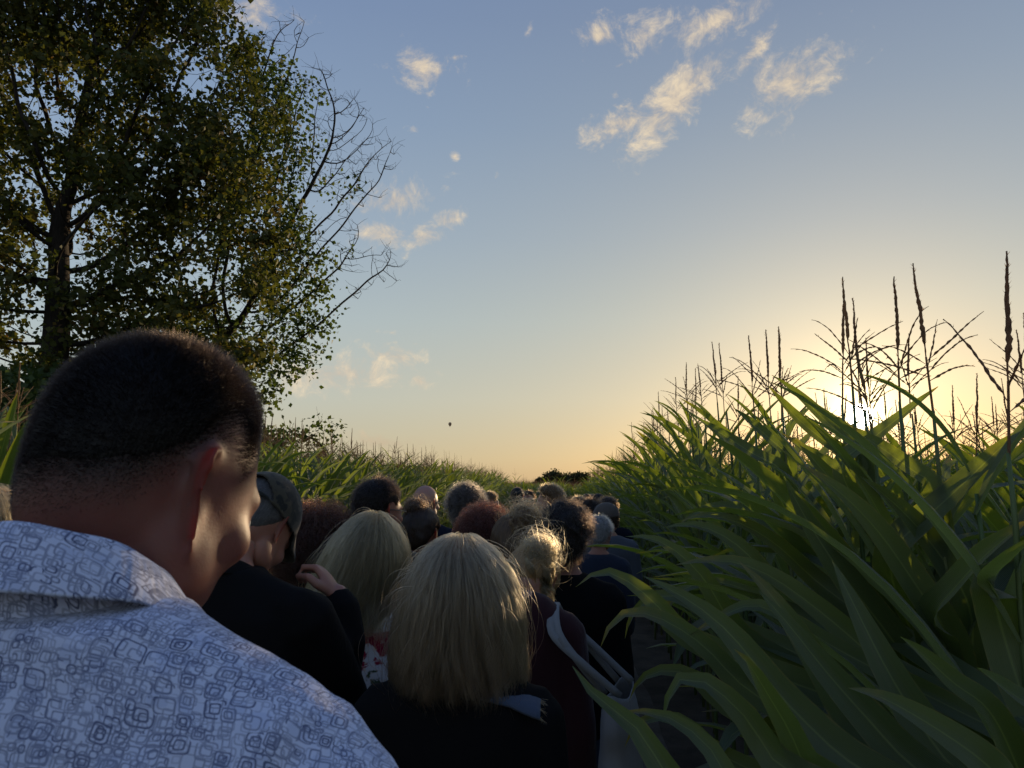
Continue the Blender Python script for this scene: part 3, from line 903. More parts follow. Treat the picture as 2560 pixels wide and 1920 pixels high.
# far trees on the skyline and a barn roof
for i, (px, top, wpx, d) in enumerate([(1385, 1181, 66, 230), (1422, 1187, 64, 240), (1452, 1184, 56, 235), (1490, 1198, 34, 250), (1532, 1196, 38, 245), (1352, 1196, 30, 225)]):
    b = at(px, 1215, d); b.z = 0
    hgt = at(px, top, d).z; wid = wpx * d / F_PX * .5
    rt = empty('distant_tree', b)
    tag(rt, 'distant dark round tree on the skyline, %s' % ['left and tallest of the clump', 'middle of the clump', 'right end of the clump', 'small, in the gap between clump and barn', 'low, against the barn roof', 'lowest, at the left foot of the clump'][i], 'tree', 'distant trees on the skyline')
    r_ = random.Random(90 + i); cs = []
    for k in range(90):
        a = r_.uniform(0, 6.28); q = r_.random() ** .4; e = r_.uniform(-.6, 1)
        rr_ = math.sqrt(max(0, 1 - e * e)) * q
        cs.append(Vector((math.cos(a) * rr_ * wid, math.sin(a) * rr_ * wid, hgt * .55 + e * hgt * .42)))
    g_ = Geo()
    g_.add(tube([(0, 0, 0), (.1, 0, hgt * .4), (0, 0, hgt * .75)], [.35, .25, .08], 6, False))
    for k in range(7): g_.add(tube([(0, 0, hgt * .35), cs[k * 9] * .6 + Vector((0, 0, .8)), cs[k * 9]], [.14, .09, .03], 5, False))
    mesh_obj('trunk', g_.V, g_.F, BARK, rt)
    v, f, t = leaf_cloud(cs, 26, wid * .16, .62, 95 + i)
    big_mesh('crown', v, f, FAR, rt, t, smooth=False)

m, n, done = material('barn_brick')
tcg = n.new('ShaderNodeTexCoord').outputs['Object']
br = n.new('ShaderNodeTexBrick'); n.put(br.inputs['Vector'], tcg); br.inputs['Scale'].default_value = 4
br.inputs['Color1'].default_value = (.20, .09, .06, 1); br.inputs['Color2'].default_value = (.15, .07, .05, 1)
done(principled(n, br.outputs[0], .9, .1)); BRICK = m
m, n, done = material('barn_tiles')
tcg = n.new('ShaderNodeTexCoord').outputs['Object']
done(principled(n, n.ramp(n.noise(tcg, 2.0, 5), [(.3, (.05, .04, .035)), (.7, (.10, .075, .06))]), .8, .2)); TILES = m
m, n, done = material('barn_dark'); done(principled(n, (.02, .018, .016), .6, .3)); BDARK = m
bb = at(1575, 1215, 240); bb.z = 0
barn = empty('barn', bb); barn.rotation_euler.z = rad(-8)
tag(barn, 'low distant barn with a broad dark roof behind the maize', 'barn')
zr = at(1575, 1190, 240).z
L2, W2, ze = 5.2, 5.0, zr - 2.0
v = [(-L2, -W2, 0), (L2, -W2, 0), (L2, W2, 0), (-L2, W2, 0), (-L2, -W2, ze), (L2, -W2, ze), (L2, W2, ze), (-L2, W2, ze), (-L2, 0, zr - .1), (L2, 0, zr - .1)]
mesh_obj('wall', v, [(0, 1, 5, 4), (2, 3, 7, 6), (1, 2, 6, 9, 5), (3, 0, 4, 8, 7)], BRICK, barn, smooth=False)
for s in (-1, 1):
    a, b_, e = W2 + .45, ze - .16, .12
    v = [(-L2 - .4, s * a, b_), (L2 + .4, s * a, b_), (L2 + .4, 0, zr), (-L2 - .4, 0, zr), (-L2 - .4, s * a, b_ + e), (L2 + .4, s * a, b_ + e), (L2 + .4, 0, zr + e), (-L2 - .4, 0, zr + e)]
    mesh_obj('roof', v, [(0, 1, 2, 3), (4, 5, 6, 7), (0, 1, 5, 4), (1, 2, 6, 5), (2, 3, 7, 6), (3, 0, 4, 7)], TILES, barn, smooth=False)
v = [(-1.5, -W2 - .03, 0), (1.5, -W2 - .03, 0), (1.5, -W2 - .03, 2.6), (-1.5, -W2 - .03, 2.6)]
v += [(x, y - .06, z) for x, y, z in v]
mesh_obj('door', v, [(0, 1, 2, 3), (4, 5, 6, 7), (0, 1, 5, 4), (1, 2, 6, 5), (2, 3, 7, 6), (3, 0, 4, 7)], BDARK, barn, smooth=False)

# hot-air balloon, tiny over the far field
m, n, done = material('balloon_cloth')
tcg = n.new('ShaderNodeTexCoord').outputs['Object']
sx = n.new('ShaderNodeSeparateXYZ'); n.put(sx.inputs[0], tcg)
an = n.m('ARCTAN2', sx.outputs[1], sx.outputs[0])
st_ = n.m('GREATER_THAN', n.m('SINE', n.m('MULTIPLY', an, 6.0)), 0.0)
cb = n.mix(st_, (.30, .24, .17), (.42, .34, .25))
t_ = n.new('ShaderNodeBsdfTranslucent'); n.put(t_.inputs[0], cb)
mx = n.new('ShaderNodeMixShader'); mx.inputs[0].default_value = .5
n.put(mx.inputs[1], principled(n, cb, .7, .2)); n.put(mx.inputs[2], t_.outputs[0]); done(mx.outputs[0]); BALL = m
bc = at(1125, 1060, 3000)
bal = empty('hot_air_balloon', bc - Vector((0, 0, 14)))
tag(bal, 'tiny hot-air balloon hanging above the far maize', 'balloon')
prof = [(0.6, 3.2), (1.3, 4.2), (3.0, 6.2), (4.9, 9.0), (6.1, 12.0), (6.5, 14.6), (6.1, 17.2), (4.7, 19.4), (2.6, 20.8), (0.05, 21.3)]
V = []; F = []
for r, z in prof:
    for k in range(24):
        a = 2 * math.pi * k / 24; rr_ = r * (1 + .03 * abs(math.sin(6 * a))); V.append((rr_ * math.cos(a), rr_ * math.sin(a), z))
for i in range(len(prof) - 1):
    for k in range(24): F.append((i * 24 + k, i * 24 + (k + 1) % 24, (i + 1) * 24 + (k + 1) % 24, (i + 1) * 24 + k))
mesh_obj('envelope', V, F, BALL, bal)
g_ = Geo()
b8 = [(-.6, -.6, 0), (.6, -.6, 0), (.6, .6, 0), (-.6, .6, 0), (-.7, -.7, 1.1), (.7, -.7, 1.1), (.7, .7, 1.1), (-.7, .7, 1.1)]
mesh_obj('basket', b8, [(3, 2, 1, 0), (0, 1, 5, 4), (1, 2, 6, 5), (2, 3, 7, 6), (3, 0, 4, 7)], BDARK, bal, smooth=False)
for x, y in ((-.65, -.65), (.65, -.65), (.65, .65), (-.65, .65)): mesh_obj('rope', *tube([(x, y, 1.1), (x * .85, y * .85, 3.3)], [.05, .05], 4, False), BDARK, bal)

# ------------------------------------------------------------------ people: materials
def skin_mat(name, col, red=(0.42, 0.13, 0.08), ss=.32, sc=.012):
    m, n, done = material(name)
    gp = n.new('ShaderNodeTexCoord').outputs['Object']
    bl = n.noise(gp, 22, 5, .6); fine = n.noise(gp, 420, 3, .6)
    c = n.mix(n.m('MULTIPLY', bl, .5), col, red)
    c = n.mix(n.m('MULTIPLY', fine, .22), c, tuple(x * .45 for x in col))
    at_n = n.new('ShaderNodeAttribute'); at_n.attribute_name = 'stubble'
    c = n.mix(n.m('MULTIPLY', at_n.outputs['Fac'], n.m('MULTIPLY_ADD', fine, .25, .78)), c, (.012, .009, .008))
    nrm = n.bump(n.m('ADD', n.m('MULTIPLY', fine, .5), n.m('MULTIPLY', bl, 1.4)), .28, .0015)
    thin = n.new('ShaderNodeAttribute'); thin.attribute_name = 'thin'
    tl = n.new('ShaderNodeBsdfTranslucent'); n.put(tl.inputs[0], (.62, .055, .035))
    mx = n.new('ShaderNodeMixShader'); n.put(mx.inputs[0], n.m('MULTIPLY', thin.outputs['Fac'], .55))
    n.put(mx.inputs[2], tl.outputs[0])
    n.put(mx.inputs[1], principled(n, c, .52, .35, nrm, Subsurface_Weight=ss, Subsurface_Radius=(1.0, .16, .07), Subsurface_Scale=sc))
    done(mx.outputs[0])
    return m
SKIN = skin_mat('skin', (0.32, 0.165, 0.115), (0.34, 0.09, 0.06))
SKIN_PALE = skin_mat('skin_pale', (0.38, 0.225, 0.165))
SKIN_TAN = skin_mat('skin_tan', (0.22, 0.094, 0.068), (0.24, 0.045, 0.040), .45, .010)

def cloth_mat(name, col, rough=.85, scale=900, var=.25, sheen=.15, fold=.5):
    m, n, done = material(name)
    tcg = n.new('ShaderNodeTexCoord').outputs['Object']
    wv = n.new('ShaderNodeTexWave'); n.put(wv.inputs[0], tcg); wv.inputs['Scale'].default_value = scale / 6; wv.inputs['Distortion'].default_value = 1.5
    big = n.noise(tcg, 6, 4, .55); st = n.new('ShaderNodeMapping'); n.put(st.inputs[0], tcg); st.inputs['Scale'].default_value = (1, 1, .35); st.inputs['Rotation'].default_value = (0, .5, 0)
    fo = n.noise(st.outputs[0], 11, 3, .5, .8)
    c = n.mix(n.m('MULTIPLY', big, var), col, tuple(x * .55 for x in col))
    nrm = n.bump(n.m('ADD', n.m('MULTIPLY', wv.outputs['Fac'], .06), n.m('MULTIPLY', fo, fold * 3)), .55, .012)
    done(principled(n, c, rough, .12, nrm, Sheen_Weight=sheen, Sheen_Roughness=.5))
    return m
BLACK = cloth_mat('black_cloth', (0.0050, 0.0046, 0.0050), sheen=0.0)
NAVY = cloth_mat('navy_cloth', (0.008, 0.010, 0.020), sheen=.03)
BLUE = cloth_mat('blue_cloth', (0.020, 0.026, 0.045))
DENIM = cloth_mat('denim_cloth', (0.060, 0.080, 0.125), scale=1400)
GREYBLUE = cloth_mat('grey_blue_cloth', (0.085, 0.095, 0.12))
OLIVE = cloth_mat('olive_cloth', (0.060, 0.052, 0.034))
MAROON = cloth_mat('maroon_cloth', (0.035, 0.010, 0.012))
YELLOW = cloth_mat('yellow_cloth', (0.26, 0.20, 0.07))
WHITE = cloth_mat('white_cloth', (0.62, 0.62, 0.64))
CREAM = cloth_mat('cream_canvas', (0.25, 0.245, 0.24))
JEANS = cloth_mat('jeans_cloth', (0.03, 0.045, 0.085), scale=1400)
DARKTROUSER = cloth_mat('dark_trouser_cloth', (0.018, 0.017, 0.018))
GREYCAP = cloth_mat('grey_cap_cloth', (0.10, 0.085, 0.075))
m, n, done = material('shoe_leather'); done(principled(n, (.03, .025, .022), .5, .3)); SHOE = m
m, n, done = material('spectacle_frame'); done(principled(n, (.05, .04, .035), .3, .5)); FRAME = m
m, n, done = material('spectacle_lens'); done(principled(n, (.012, .012, .014), .08, .6)); LENS = m
m, n, done = material('eyeball')
tcg = n.new('ShaderNodeTexCoord').outputs['Object']
sx = n.new('ShaderNodeSeparateXYZ'); n.put(sx.inputs[0], tcg)
rr_ = n.m('SQRT', n.m('ADD', n.m('POWER', sx.outputs[0], 2.0), n.m('POWER', sx.outputs[2], 2.0)))
c = n.ramp(n.m('MULTIPLY', rr_, 80.0), [(.0, (.005, .005, .005)), (.22, (.006, .005, .005)), (.25, (.07, .045, .025)), (.48, (.09, .06, .03)), (.52, (.65, .60, .56))], 'LINEAR')
done(principled(n, c, .15, .5)); EYE = m

# white cotton shirt printed with overlapping navy outlines of rounded squares
m, n, done = material('printed_shirt')
tcg = n.new('ShaderNodeTexCoord').outputs['Object']
sx = n.new('ShaderNodeSeparateXYZ'); n.put(sx.inputs[0], tcg)
pv = n.new('ShaderNodeCombineXYZ')
n.put(pv.inputs[0], sx.outputs[0]); n.put(pv.inputs[1], n.m('SUBTRACT', n.m('MULTIPLY', sx.outputs[2], .80), n.m('MULTIPLY', sx.outputs[1], -.75)))
warp = n.v('SCALE', n.v('SUBTRACT', n.noise(tcg, 26, 2, out=1), (.5, .5, .5)), scale=.010)
P2 = n.v('ADD', pv.outputs[0], warp)
def rings(scale_, lo, hi, wd, off, rnd_, second=True, ex=5.0):
    vo = n.new('ShaderNodeTexVoronoi', voronoi_dimensions='2D', distance='MINKOWSKI', feature='F1')
    n.put(vo.inputs['Vector'], n.v('ADD', P2, off)); vo.inputs['Scale'].default_value = scale_ * 1.50
    vo.inputs['Exponent'].default_value = ex; vo.inputs['Randomness'].default_value = rnd_
    sc = n.new('ShaderNodeSeparateColor'); n.put(sc.inputs[0], vo.outputs['Color'])
    r = n.m('MULTIPLY_ADD', sc.outputs[0], hi - lo, lo)
    d = vo.outputs['Distance']
    def line(rad_, k=1.0): return n.m('SUBTRACT', 1.0, n.smooth(n.m('ABSOLUTE', n.m('SUBTRACT', d, rad_)), wd * .45 * k, wd * k))
    a = line(r)
    if second: a = n.m('MAXIMUM', a, n.m('MULTIPLY', line(n.m('MULTIPLY', r, .52)), n.m('GREATER_THAN', sc.outputs[1], .35)))
    return n.m('MULTIPLY', a, n.m('MULTIPLY_ADD', sc.outputs[2], .55, .45))
r1 = rings(46, .24, .46, .050, (0, 0, 0), .62)
r2 = rings(63, .26, .48, .062, (.37, .11, 0), .75, False)
r3 = rings(112, .26, .45, .10, (.13, .71, 0), .85, False, 3.0)
r4 = rings(78, .22, .44, .075, (.53, .29, 0), .9, False)
mask3 = n.m('GREATER_THAN', n.noise(P2, 45, 2), .5)
lines = n.m('MAXIMUM', r1, n.m('MAXIMUM', n.m('MULTIPLY', r2, .75), n.m('MAXIMUM', n.m('MULTIPLY', r3, mask3), n.m('MULTIPLY', r4, .6))))
fill_ = n.new('ShaderNodeTexVoronoi', voronoi_dimensions='2D', distance='MINKOWSKI'); n.put(fill_.inputs['Vector'], n.v('ADD', P2, (.21, .43, 0))); fill_.inputs['Scale'].default_value = 60; fill_.inputs['Exponent'].default_value = 5; fill_.inputs['Randomness'].default_value = .7
fc = n.new('ShaderNodeSeparateColor'); n.put(fc.inputs[0], fill_.outputs['Color'])
tintm = n.m('MULTIPLY', n.m('LESS_THAN', fill_.outputs['Distance'], .34), n.m('GREATER_THAN', fc.outputs[0], .5))
base = n.mix(n.m('MULTIPLY', tintm, .35), (.62, .67, .86), (.38, .45, .68))
base = n.mix(n.m('MULTIPLY', lines, .92), base, (.045, .060, .15))
wv = n.noise(tcg, 1500, 2, .5)
st = n.new('ShaderNodeMapping'); n.put(st.inputs[0], tcg); st.inputs['Rotation'].default_value = (.2, .6, .3); st.inputs['Scale'].default_value = (1, 1, .4)
fo = n.noise(st.outputs[0], 14, 3, .5, .9)
nrm = n.bump(n.m('ADD', n.m('MULTIPLY', wv, .02), n.m('MULTIPLY', fo, 1.0)), .5, .02)
p = principled(n, base, .8, .2, nrm, Sheen_Weight=.2)
t = n.new('ShaderNodeBsdfTranslucent'); n.put(t.inputs[0], base)
mx = n.new('ShaderNodeMixShader'); mx.inputs[0].default_value = .12; n.put(mx.inputs[1], p); n.put(mx.inputs[2], t.outputs[0])
done(mx.outputs[0]); PRINT = m

def pattern_mat(name, kind):
    m, n, done = material(name)
    tcg = n.new('ShaderNodeTexCoord').outputs['Object']
    if kind == 'floral':
        a = n.noise(tcg, 15, 4, .6, .5); b = n.noise(n.v('ADD', tcg, (3, 1, 2)), 38, 4, .6, .6)
        c = n.mix(n.smooth(a, .47, .53), (.48, .47, .50), (.22, .008, .03))
        c = n.mix(n.m('MULTIPLY', n.smooth(b, .58, .64), .8), c, (.50, .40, .30))
        c = n.mix(n.smooth(n.noise(n.v('ADD', tcg, (7, 5, 1)), 24, 3, .5), .62, .68), c, (.04, .06, .03))
    elif kind == 'zebra':
        st = n.new('ShaderNodeMapping'); n.put(st.inputs[0], tcg); st.inputs['Rotation'].default_value = (0, .7, 0); st.inputs['Scale'].default_value = (1, 1, .45)
        a = n.noise(st.outputs[0], 30, 2, .5, 1.4)
        c = n.mix(n.smooth(a, .47, .53), (.02, .02, .03), (.62, .62, .66))
    else:
        a = n.noise(tcg, 20, 3, .5, .4); b = n.noise(n.v('ADD', tcg, (4, 2, 9)), 26, 3, .5, .4)
        c = n.mix(n.smooth(a, .47, .50), (.022, .020, .014), (.048, .040, .025))
        c = n.mix(n.smooth(b, .54, .57), c, (.013, .013, .010))
        c = n.mix(n.smooth(n.noise(n.v('ADD', tcg, (1, 8, 3)), 24, 3), .62, .65), c, (.07, .058, .038))
    done(principled(n, c, .85, .2, n.bump(n.noise(tcg, 12, 3), .4, .012), Sheen_Weight=.15))
    return m
FLORAL = pattern_mat('floral_cloth', 'floral'); ZEBRA = pattern_mat('zebra_cloth', 'zebra'); CAMO = pattern_mat('camouflage_cloth', 'camo')

def hair_mats(name, root, tip, rough=.32, sd=.4, ior=1.36):
    m, n, done = material(name + '_strands')
    hi = n.new('ShaderNodeHairInfo')
    gp = n.new('ShaderNodeNewGeometry').outputs['Position']
    c = n.mix(hi.outputs['Intercept'], root, tip)
    stm = n.new('ShaderNodeMapping'); n.put(stm.inputs[0], gp); stm.inputs['Scale'].default_value = (1, 1, .12)
    c = n.mix(n.m('MULTIPLY', n.smooth(n.noise(stm.outputs[0], 95, 3, .6), .45, .7), sd), c, tuple(x * .45 for x in tip))
    c = n.mix(n.m('MULTIPLY', hi.outputs['Random'], sd), c, tuple(x * .35 for x in root))
    h = n.new('ShaderNodeBsdfHairPrincipled'); h.parametrization = 'COLOR'
    n.put(h.inputs['Color'], c); n.put(h.inputs['Roughness'], rough); n.put(h.inputs['Radial Roughness'], .45); n.put(h.inputs['IOR'], ior)
    done(h.outputs[0])
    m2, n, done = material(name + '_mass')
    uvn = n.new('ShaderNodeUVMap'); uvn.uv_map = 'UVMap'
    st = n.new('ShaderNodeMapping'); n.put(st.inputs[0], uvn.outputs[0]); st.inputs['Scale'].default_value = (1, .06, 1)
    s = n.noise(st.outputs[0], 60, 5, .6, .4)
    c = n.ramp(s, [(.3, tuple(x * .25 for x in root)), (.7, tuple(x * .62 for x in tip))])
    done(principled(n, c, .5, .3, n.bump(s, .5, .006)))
    return m, m2
HAIR = {
 'dark':   hair_mats('dark_hair', (0.008, 0.005, 0.004), (0.016, 0.010, 0.007)),
 'crop':   hair_mats('cropped_hair', (0.005, 0.0036, 0.003), (0.010, 0.0065, 0.005), ior=1.2),
 'deepred': hair_mats('deep_red_hair', (0.009, 0.004, 0.003), (0.040, 0.013, 0.006)),
 'brown':  hair_mats('brown_hair', (0.025, 0.014, 0.008), (0.065, 0.034, 0.017)),
 'auburn': hair_mats('auburn_hair', (0.018, 0.006, 0.004), (0.065, 0.017, 0.009)),
 'light':  hair_mats('light_brown_hair', (0.095, 0.052, 0.023), (0.22, 0.125, 0.055)),
 'blonde': hair_mats('blonde_hair', (0.50, 0.29, 0.125), (0.62, 0.38, 0.17), .30, .6, 1.22),
 'ash':    hair_mats('ash_blonde_hair', (0.54, 0.335, 0.175), (0.44, 0.22, 0.115), .30, .65, 1.22),
 'grey':   hair_mats('grey_hair', (0.10, 0.09, 0.085), (0.16, 0.15, 0.14)),
 'white':  hair_mats('white_hair', (0.30, 0.29, 0.28), (0.38, 0.37, 0.36)),
 'greybrown': hair_mats('grey_brown_hair', (0.032, 0.024, 0.019), (0.075, 0.058, 0.046)),
}

# ------------------------------------------------------------------ heads
def sd_ell(p, c, r):
    q = (p - np.array(c)) / np.array(r); k0 = np.linalg.norm(q, axis=1); k1 = np.linalg.norm(q / np.array(r), axis=1)
    return k0 * (k0 - 1) / np.maximum(k1, 1e-6)
def sd_cap(p, a, b, ra, rb=None):
    a = np.array(a); b = np.array(b); rb = ra if rb is None else rb
    h = np.clip(((p - a) @ (b - a)) / ((b - a) @ (b - a)), 0, 1)
    return np.linalg.norm(p - a - h[:, None] * (b - a), axis=1) - (ra + (rb - ra) * h)
def smin(a, b, k):
    h = np.clip(.5 + .5 * (b - a) / k, 0, 1); return b * (1 - h) + a * h - k * h * (1 - h)
def smax(a, b, k): return -smin(-a, -b, k)

def head_sdf(p, fem):
    d = sd_ell(p, (0, -.014, .034), (.0755, .097, .091))
    d = smin(d, sd_ell(p, (0, .030, -.022), (.060, .062, .085)), .03)
    jw = .046 if fem else .052
    d = smin(d, sd_ell(p, (0, .040, -.070), (jw, .045, .034)), .025)
    d = smin(d, sd_ell(p, (0, .076 if fem else .080, -.096), (.018, .016, .015)), .022)
    for s in (-1, 1):
        d = smin(d, sd_ell(p, (s * (.050 if fem else .056), .002, -.060), (.014, .030, .026)), .025)
        d = smin(d, sd_ell(p, (s * .043, .064, -.020), (.022, .020, .019)), .02)
        d = smin(d, sd_cap(p, (s * .008, .088, .026), (s * .042, .074, .024), .010), .016)
        d = smax(d, -sd_ell(p, (s * .032, .104, .004), (.019, .019, .013)), .012)
        d = smin(d, sd_ell(p, (s * .0315, .0795, .005), (.0135, .0125, .0125)), .004)
        d = smin(d, sd_ell(p, (s * .012, .101, -.030), (.008, .010, .008)), .008)
    d = smin(d, sd_cap(p, (0, .088, .014), (0, .113, -.024), .0075, .0115), .012)
    d = smin(d, sd_cap(p, (-.017, .090, -.052), (.017, .090, -.052), .0058), .007)
    d = smin(d, sd_cap(p, (-.013, .089, -.063), (.013, .089, -.063), .0068), .007)
    d = smax(d, -sd_cap(p, (-.022, .103, -.0575), (.022, .103, -.0575), .0030), .006)
    d = smin(d, sd_ell(p, (0, -.060, -.035), (.050, .040, .050)), .04)      # nape
    return d

def ico(level):
    bm = bmesh.new(); bmesh.ops.create_icosphere(bm, subdivisions=level, radius=1)
    bm.verts.ensure_lookup_table(); bm.verts.index_update()
    V = np.array([v.co[:] for v in bm.verts]); F = np.array([[v.index for v in f.verts] for f in bm.faces]); bm.free()
    return V, F
def ear_geo():
    """one right ear: helix rim, concha hollow, lobe; closed thin shell in head space"""
    NR, NT = 9, 28; front = []; 
    def outline(t):
        x = .0185 * math.cos(t); z = .0345 * math.sin(t)
        w_ = 1.0 + .16 * math.sin(t) - .08 * math.cos(2 * t)
        if math.sin(t) < -.2: x *= .78
        return x * w_ + (.004 * math.sin(t)), z
    prof = [(0.0, -.007), (.25, -.0075), (.45, -.006), (.55, -.001), (.66, .0005), (.76, -.0015), (.86, .0015), (.94, .0035), (1.0, .002)]
    V = []; F = []
    ex = Vector((.46, -.89, .0)).normalized()      # ear plane runs backwards and a little out
    nx = Vector((.89, .46, 0)).normalized(); ez = Vector((0, -.16, 1)).normalized()
    c = Vector((.0768, -.018, .002))
    for side in (0, 1):
        for i, (r, h) in enumerate(prof):
            for k in range(NT):
                t = 2 * math.pi * k / NT; ox, oz = outline(t)
                hh = h if side == 0 else (min(h, .0035) - .0050 if r > .5 else -.014)
                if side == 1 and i == len(prof) - 1: hh = h - .0028
                damp = 1.0 if not (math.cos(t) < -.55) else .5
                V.append(c + ex * (ox * r) + ez * (oz * r) + nx * (hh * damp))
        o = side * len(prof) * NT
        for i in range(len(prof) - 1):
            for k in range(NT):
                a, b = o + i * NT + k, o + i * NT + (k + 1) % NT
                q = (a, b, b + NT, a + NT); F.append(q if side else q[::-1])
        F.append(tuple(o + k for k in (range(NT) if not side else range(NT - 1, -1, -1))))
    a0 = (len(prof) - 1) * NT; b0 = len(prof) * NT + a0
    for k in range(NT):
        k2 = (k + 1) % NT; F.append((a0 + k, a0 + k2, b0 + k2, b0 + k))
    return V, F
EARV, EARF = ear_geo()

HEADS = {}
def head(level, fem):
    if (level, fem) in HEADS: return HEADS[(level, fem)]
    D, F = ico(level); lo = np.full(len(D), .015); hi = np.full(len(D), .20)
    for _ in range(22):
        mid = (lo + hi) / 2; ins = head_sdf(D * mid[:, None], fem) < 0
        lo = np.where(ins, mid, lo); hi = np.where(ins, hi, mid)
    V = D * lo[:, None]
    HEADS[(level, fem)] = (V, F, D)
    return HEADS[(level, fem)]
HL_X = [0, 30, 50, 62, 74, 84, 92, 100, 112, 122, 140, 160, 180]
HL_Y = [50, 47, 40, 31, 20, 25, 30, 29, 17, -2, -22, -32, -34]
def hairline(D):
    """degrees above the hairline for unit directions in head space"""
    phi = np.degrees(np.arctan2(np.abs(D[:, 0]), D[:, 1])); el = np.degrees(np.arcsin(np.clip(D[:, 2] / np.linalg.norm(D, axis=1), -1, 1)))
    return el - np.interp(phi, HL_X, HL_Y), phi, el

# ------------------------------------------------------------------ closed solids that get melted together into one skin
def ell_geo(c, r, seg=16, rings_=10, R=None):
    V = []; F = []
    for i in range(1, rings_):
        th = math.pi * i / rings_
        for k in range(seg):
            ph = 2 * math.pi * k / seg
            V.append(Vector((r[0] * math.sin(th) * math.cos(ph), r[1] * math.sin(th) * math.sin(ph), r[2] * math.cos(th))))
    V.append(Vector((0, 0, r[2]))); V.append(Vector((0, 0, -r[2])))
    for i in range(rings_ - 2):
        for k in range(seg): F.append((i * seg + k, (i + 1) * seg + k, (i + 1) * seg + (k + 1) % seg, i * seg + (k + 1) % seg))
    t, b = len(V) - 2, len(V) - 1
    for k in range(seg):
        F.append((t, k, (k + 1) % seg)); o = (rings_ - 2) * seg; F.append((b, o + (k + 1) % seg, o + k))
    if R is not None: V = [R @ v for v in V]
    return [v + Vector(c) for v in V], F
def loft(sections, seg=28, inflate=0.0, pw=2.3):
    """sections: (z, half width, half depth, y centre, x centre)"""
    V = []; F = []
    for s in sections:
        z, a, b, y0 = s[:4]; x0 = s[4] if len(s) > 4 else 0
        for k in range(seg):
            t = 2 * math.pi * k / seg; c_, s_ = math.cos(t), math.sin(t)
            V.append(Vector((x0 + (a + inflate) * math.copysign(abs(c_) ** (2 / pw), c_), y0 + (b + inflate) * math.copysign(abs(s_) ** (2 / pw), s_), z)))
    n_ = len(sections)
    for i in range(n_ - 1):
        for k in range(seg): F.append((i * seg + k, i * seg + (k + 1) % seg, (i + 1) * seg + (k + 1) % seg, (i + 1) * seg + k))
    F.append(tuple(range(seg - 1, -1, -1))); F.append(tuple(range((n_ - 1) * seg, n_ * seg)))
    return V, F
def limb(pts, rs, infl=0.0):
    """rounded tapered limb"""
    P = [Vector(p) for p in pts]; d0 = (P[0] - P[1]).normalized(); d1 = (P[-1] - P[-2]).normalized()
    rs = [r + infl for r in rs]
    Q = [P[0] + d0 * rs[0] * .8] + P + [P[-1] + d1 * rs[-1] * .8]
    return tube(Q, [rs[0] * .45] + rs + [rs[-1] * .45], 14, True)

ONLY = None
PENDING = []
def melt(name, geo, mat, voxel, smooth, parent=None, post=None):
    o = mesh_obj(name, geo.V, geo.F, mat, parent)
    r = o.modifiers.new('melt', 'REMESH'); r.mode = 'VOXEL'; r.voxel_size = voxel; r.use_smooth_shade = True
    s = o.modifiers.new('soft', 'SMOOTH'); s.factor = .5; s.iterations = smooth
    PENDING.append((o, post)); return o

def hand_geo(curl=.35, spread=.06, fist=False):
    """a right hand: wrist at the origin, fingers along +Y, palm facing -Z, thumb at -X"""
    g = Geo()
    g.add(ell_geo((0, .050, 0), (.040, .050, .014)))
    g.add(ell_geo((-.016, .030, -.006), (.020, .030, .015)))
    g.add(limb([(0, -.03, 0), (0, .015, 0)], [.027, .026]))
    for k, (x, L, r) in enumerate([(-.030, .072, .0088), (-.010, .080, .0092), (.010, .074, .0088), (.029, .058, .0078)]):
        p = Vector((x, .092 - abs(x - -.005) * .12, 0)); a = 0.0
        pts = [p - Vector((0, .02, 0))]; d0 = Vector((x * spread * 20, 1, 0)).normalized()
        for j, f in enumerate((.45, .32, .23)):
            pts.append(p.copy()); a += curl * (1.0 + .25 * j)
            d = Vector((d0.x * math.cos(a), d0.y * math.cos(a), -math.sin(a)))
            p = p + d * L * f
        pts.append(p)
        g.add(limb(pts, [r, r, r * .95, r * .86, r * .72]))
    t = [Vector((-.022, .022, -.006)), Vector((-.046, .048, -.016)), Vector((-.054, .074, -.022)), Vector((-.050 + .02 * curl, .098, -.028 - .02 * curl))]
    g.add(limb(t, [.013, .0115, .0100, .0078]))
    return g
def hand_place(g, wrist, direction, palm, left=False):
    """copy of hand geometry with fingers along direction and palm facing palm"""
    y = Vector(direction).normalized(); z = -Vector(palm); z = (z - y * z.dot(y)).normalized(); x = y.cross(z)
    M = Matrix((x, y, z)).transposed()
    V = [Vector(wrist) + M @ Vector((-v.x if left else v.x, v.y, v.z)) for v in g.V]
    F = [f[::-1] for f in g.F] if left else g.F
    return V, F

FEM_T = [(.84, .165, .105, -.005), (.93, .178, .118, -.012), (1.03, .142, .098, -.002), (1.10, .132, .090, 0), (1.22, .148, .112, .008), (1.31, .158, .108, .004), (1.385, .158, .085, -.008), (1.43, .120, .066, -.014), (1.465, .068, .054, -.016)]
MAL_T = [(.84, .160, .105, -.004), (.92, .166, .112, -.008), (1.02, .154, .108, 0), (1.10, .152, .106, .002), (1.22, .170, .116, .006), (1.31, .182, .116, .002), (1.385, .168, .094, -.010), (1.440, .118, .074, -.016), (1.485, .078, .060, -.018)]

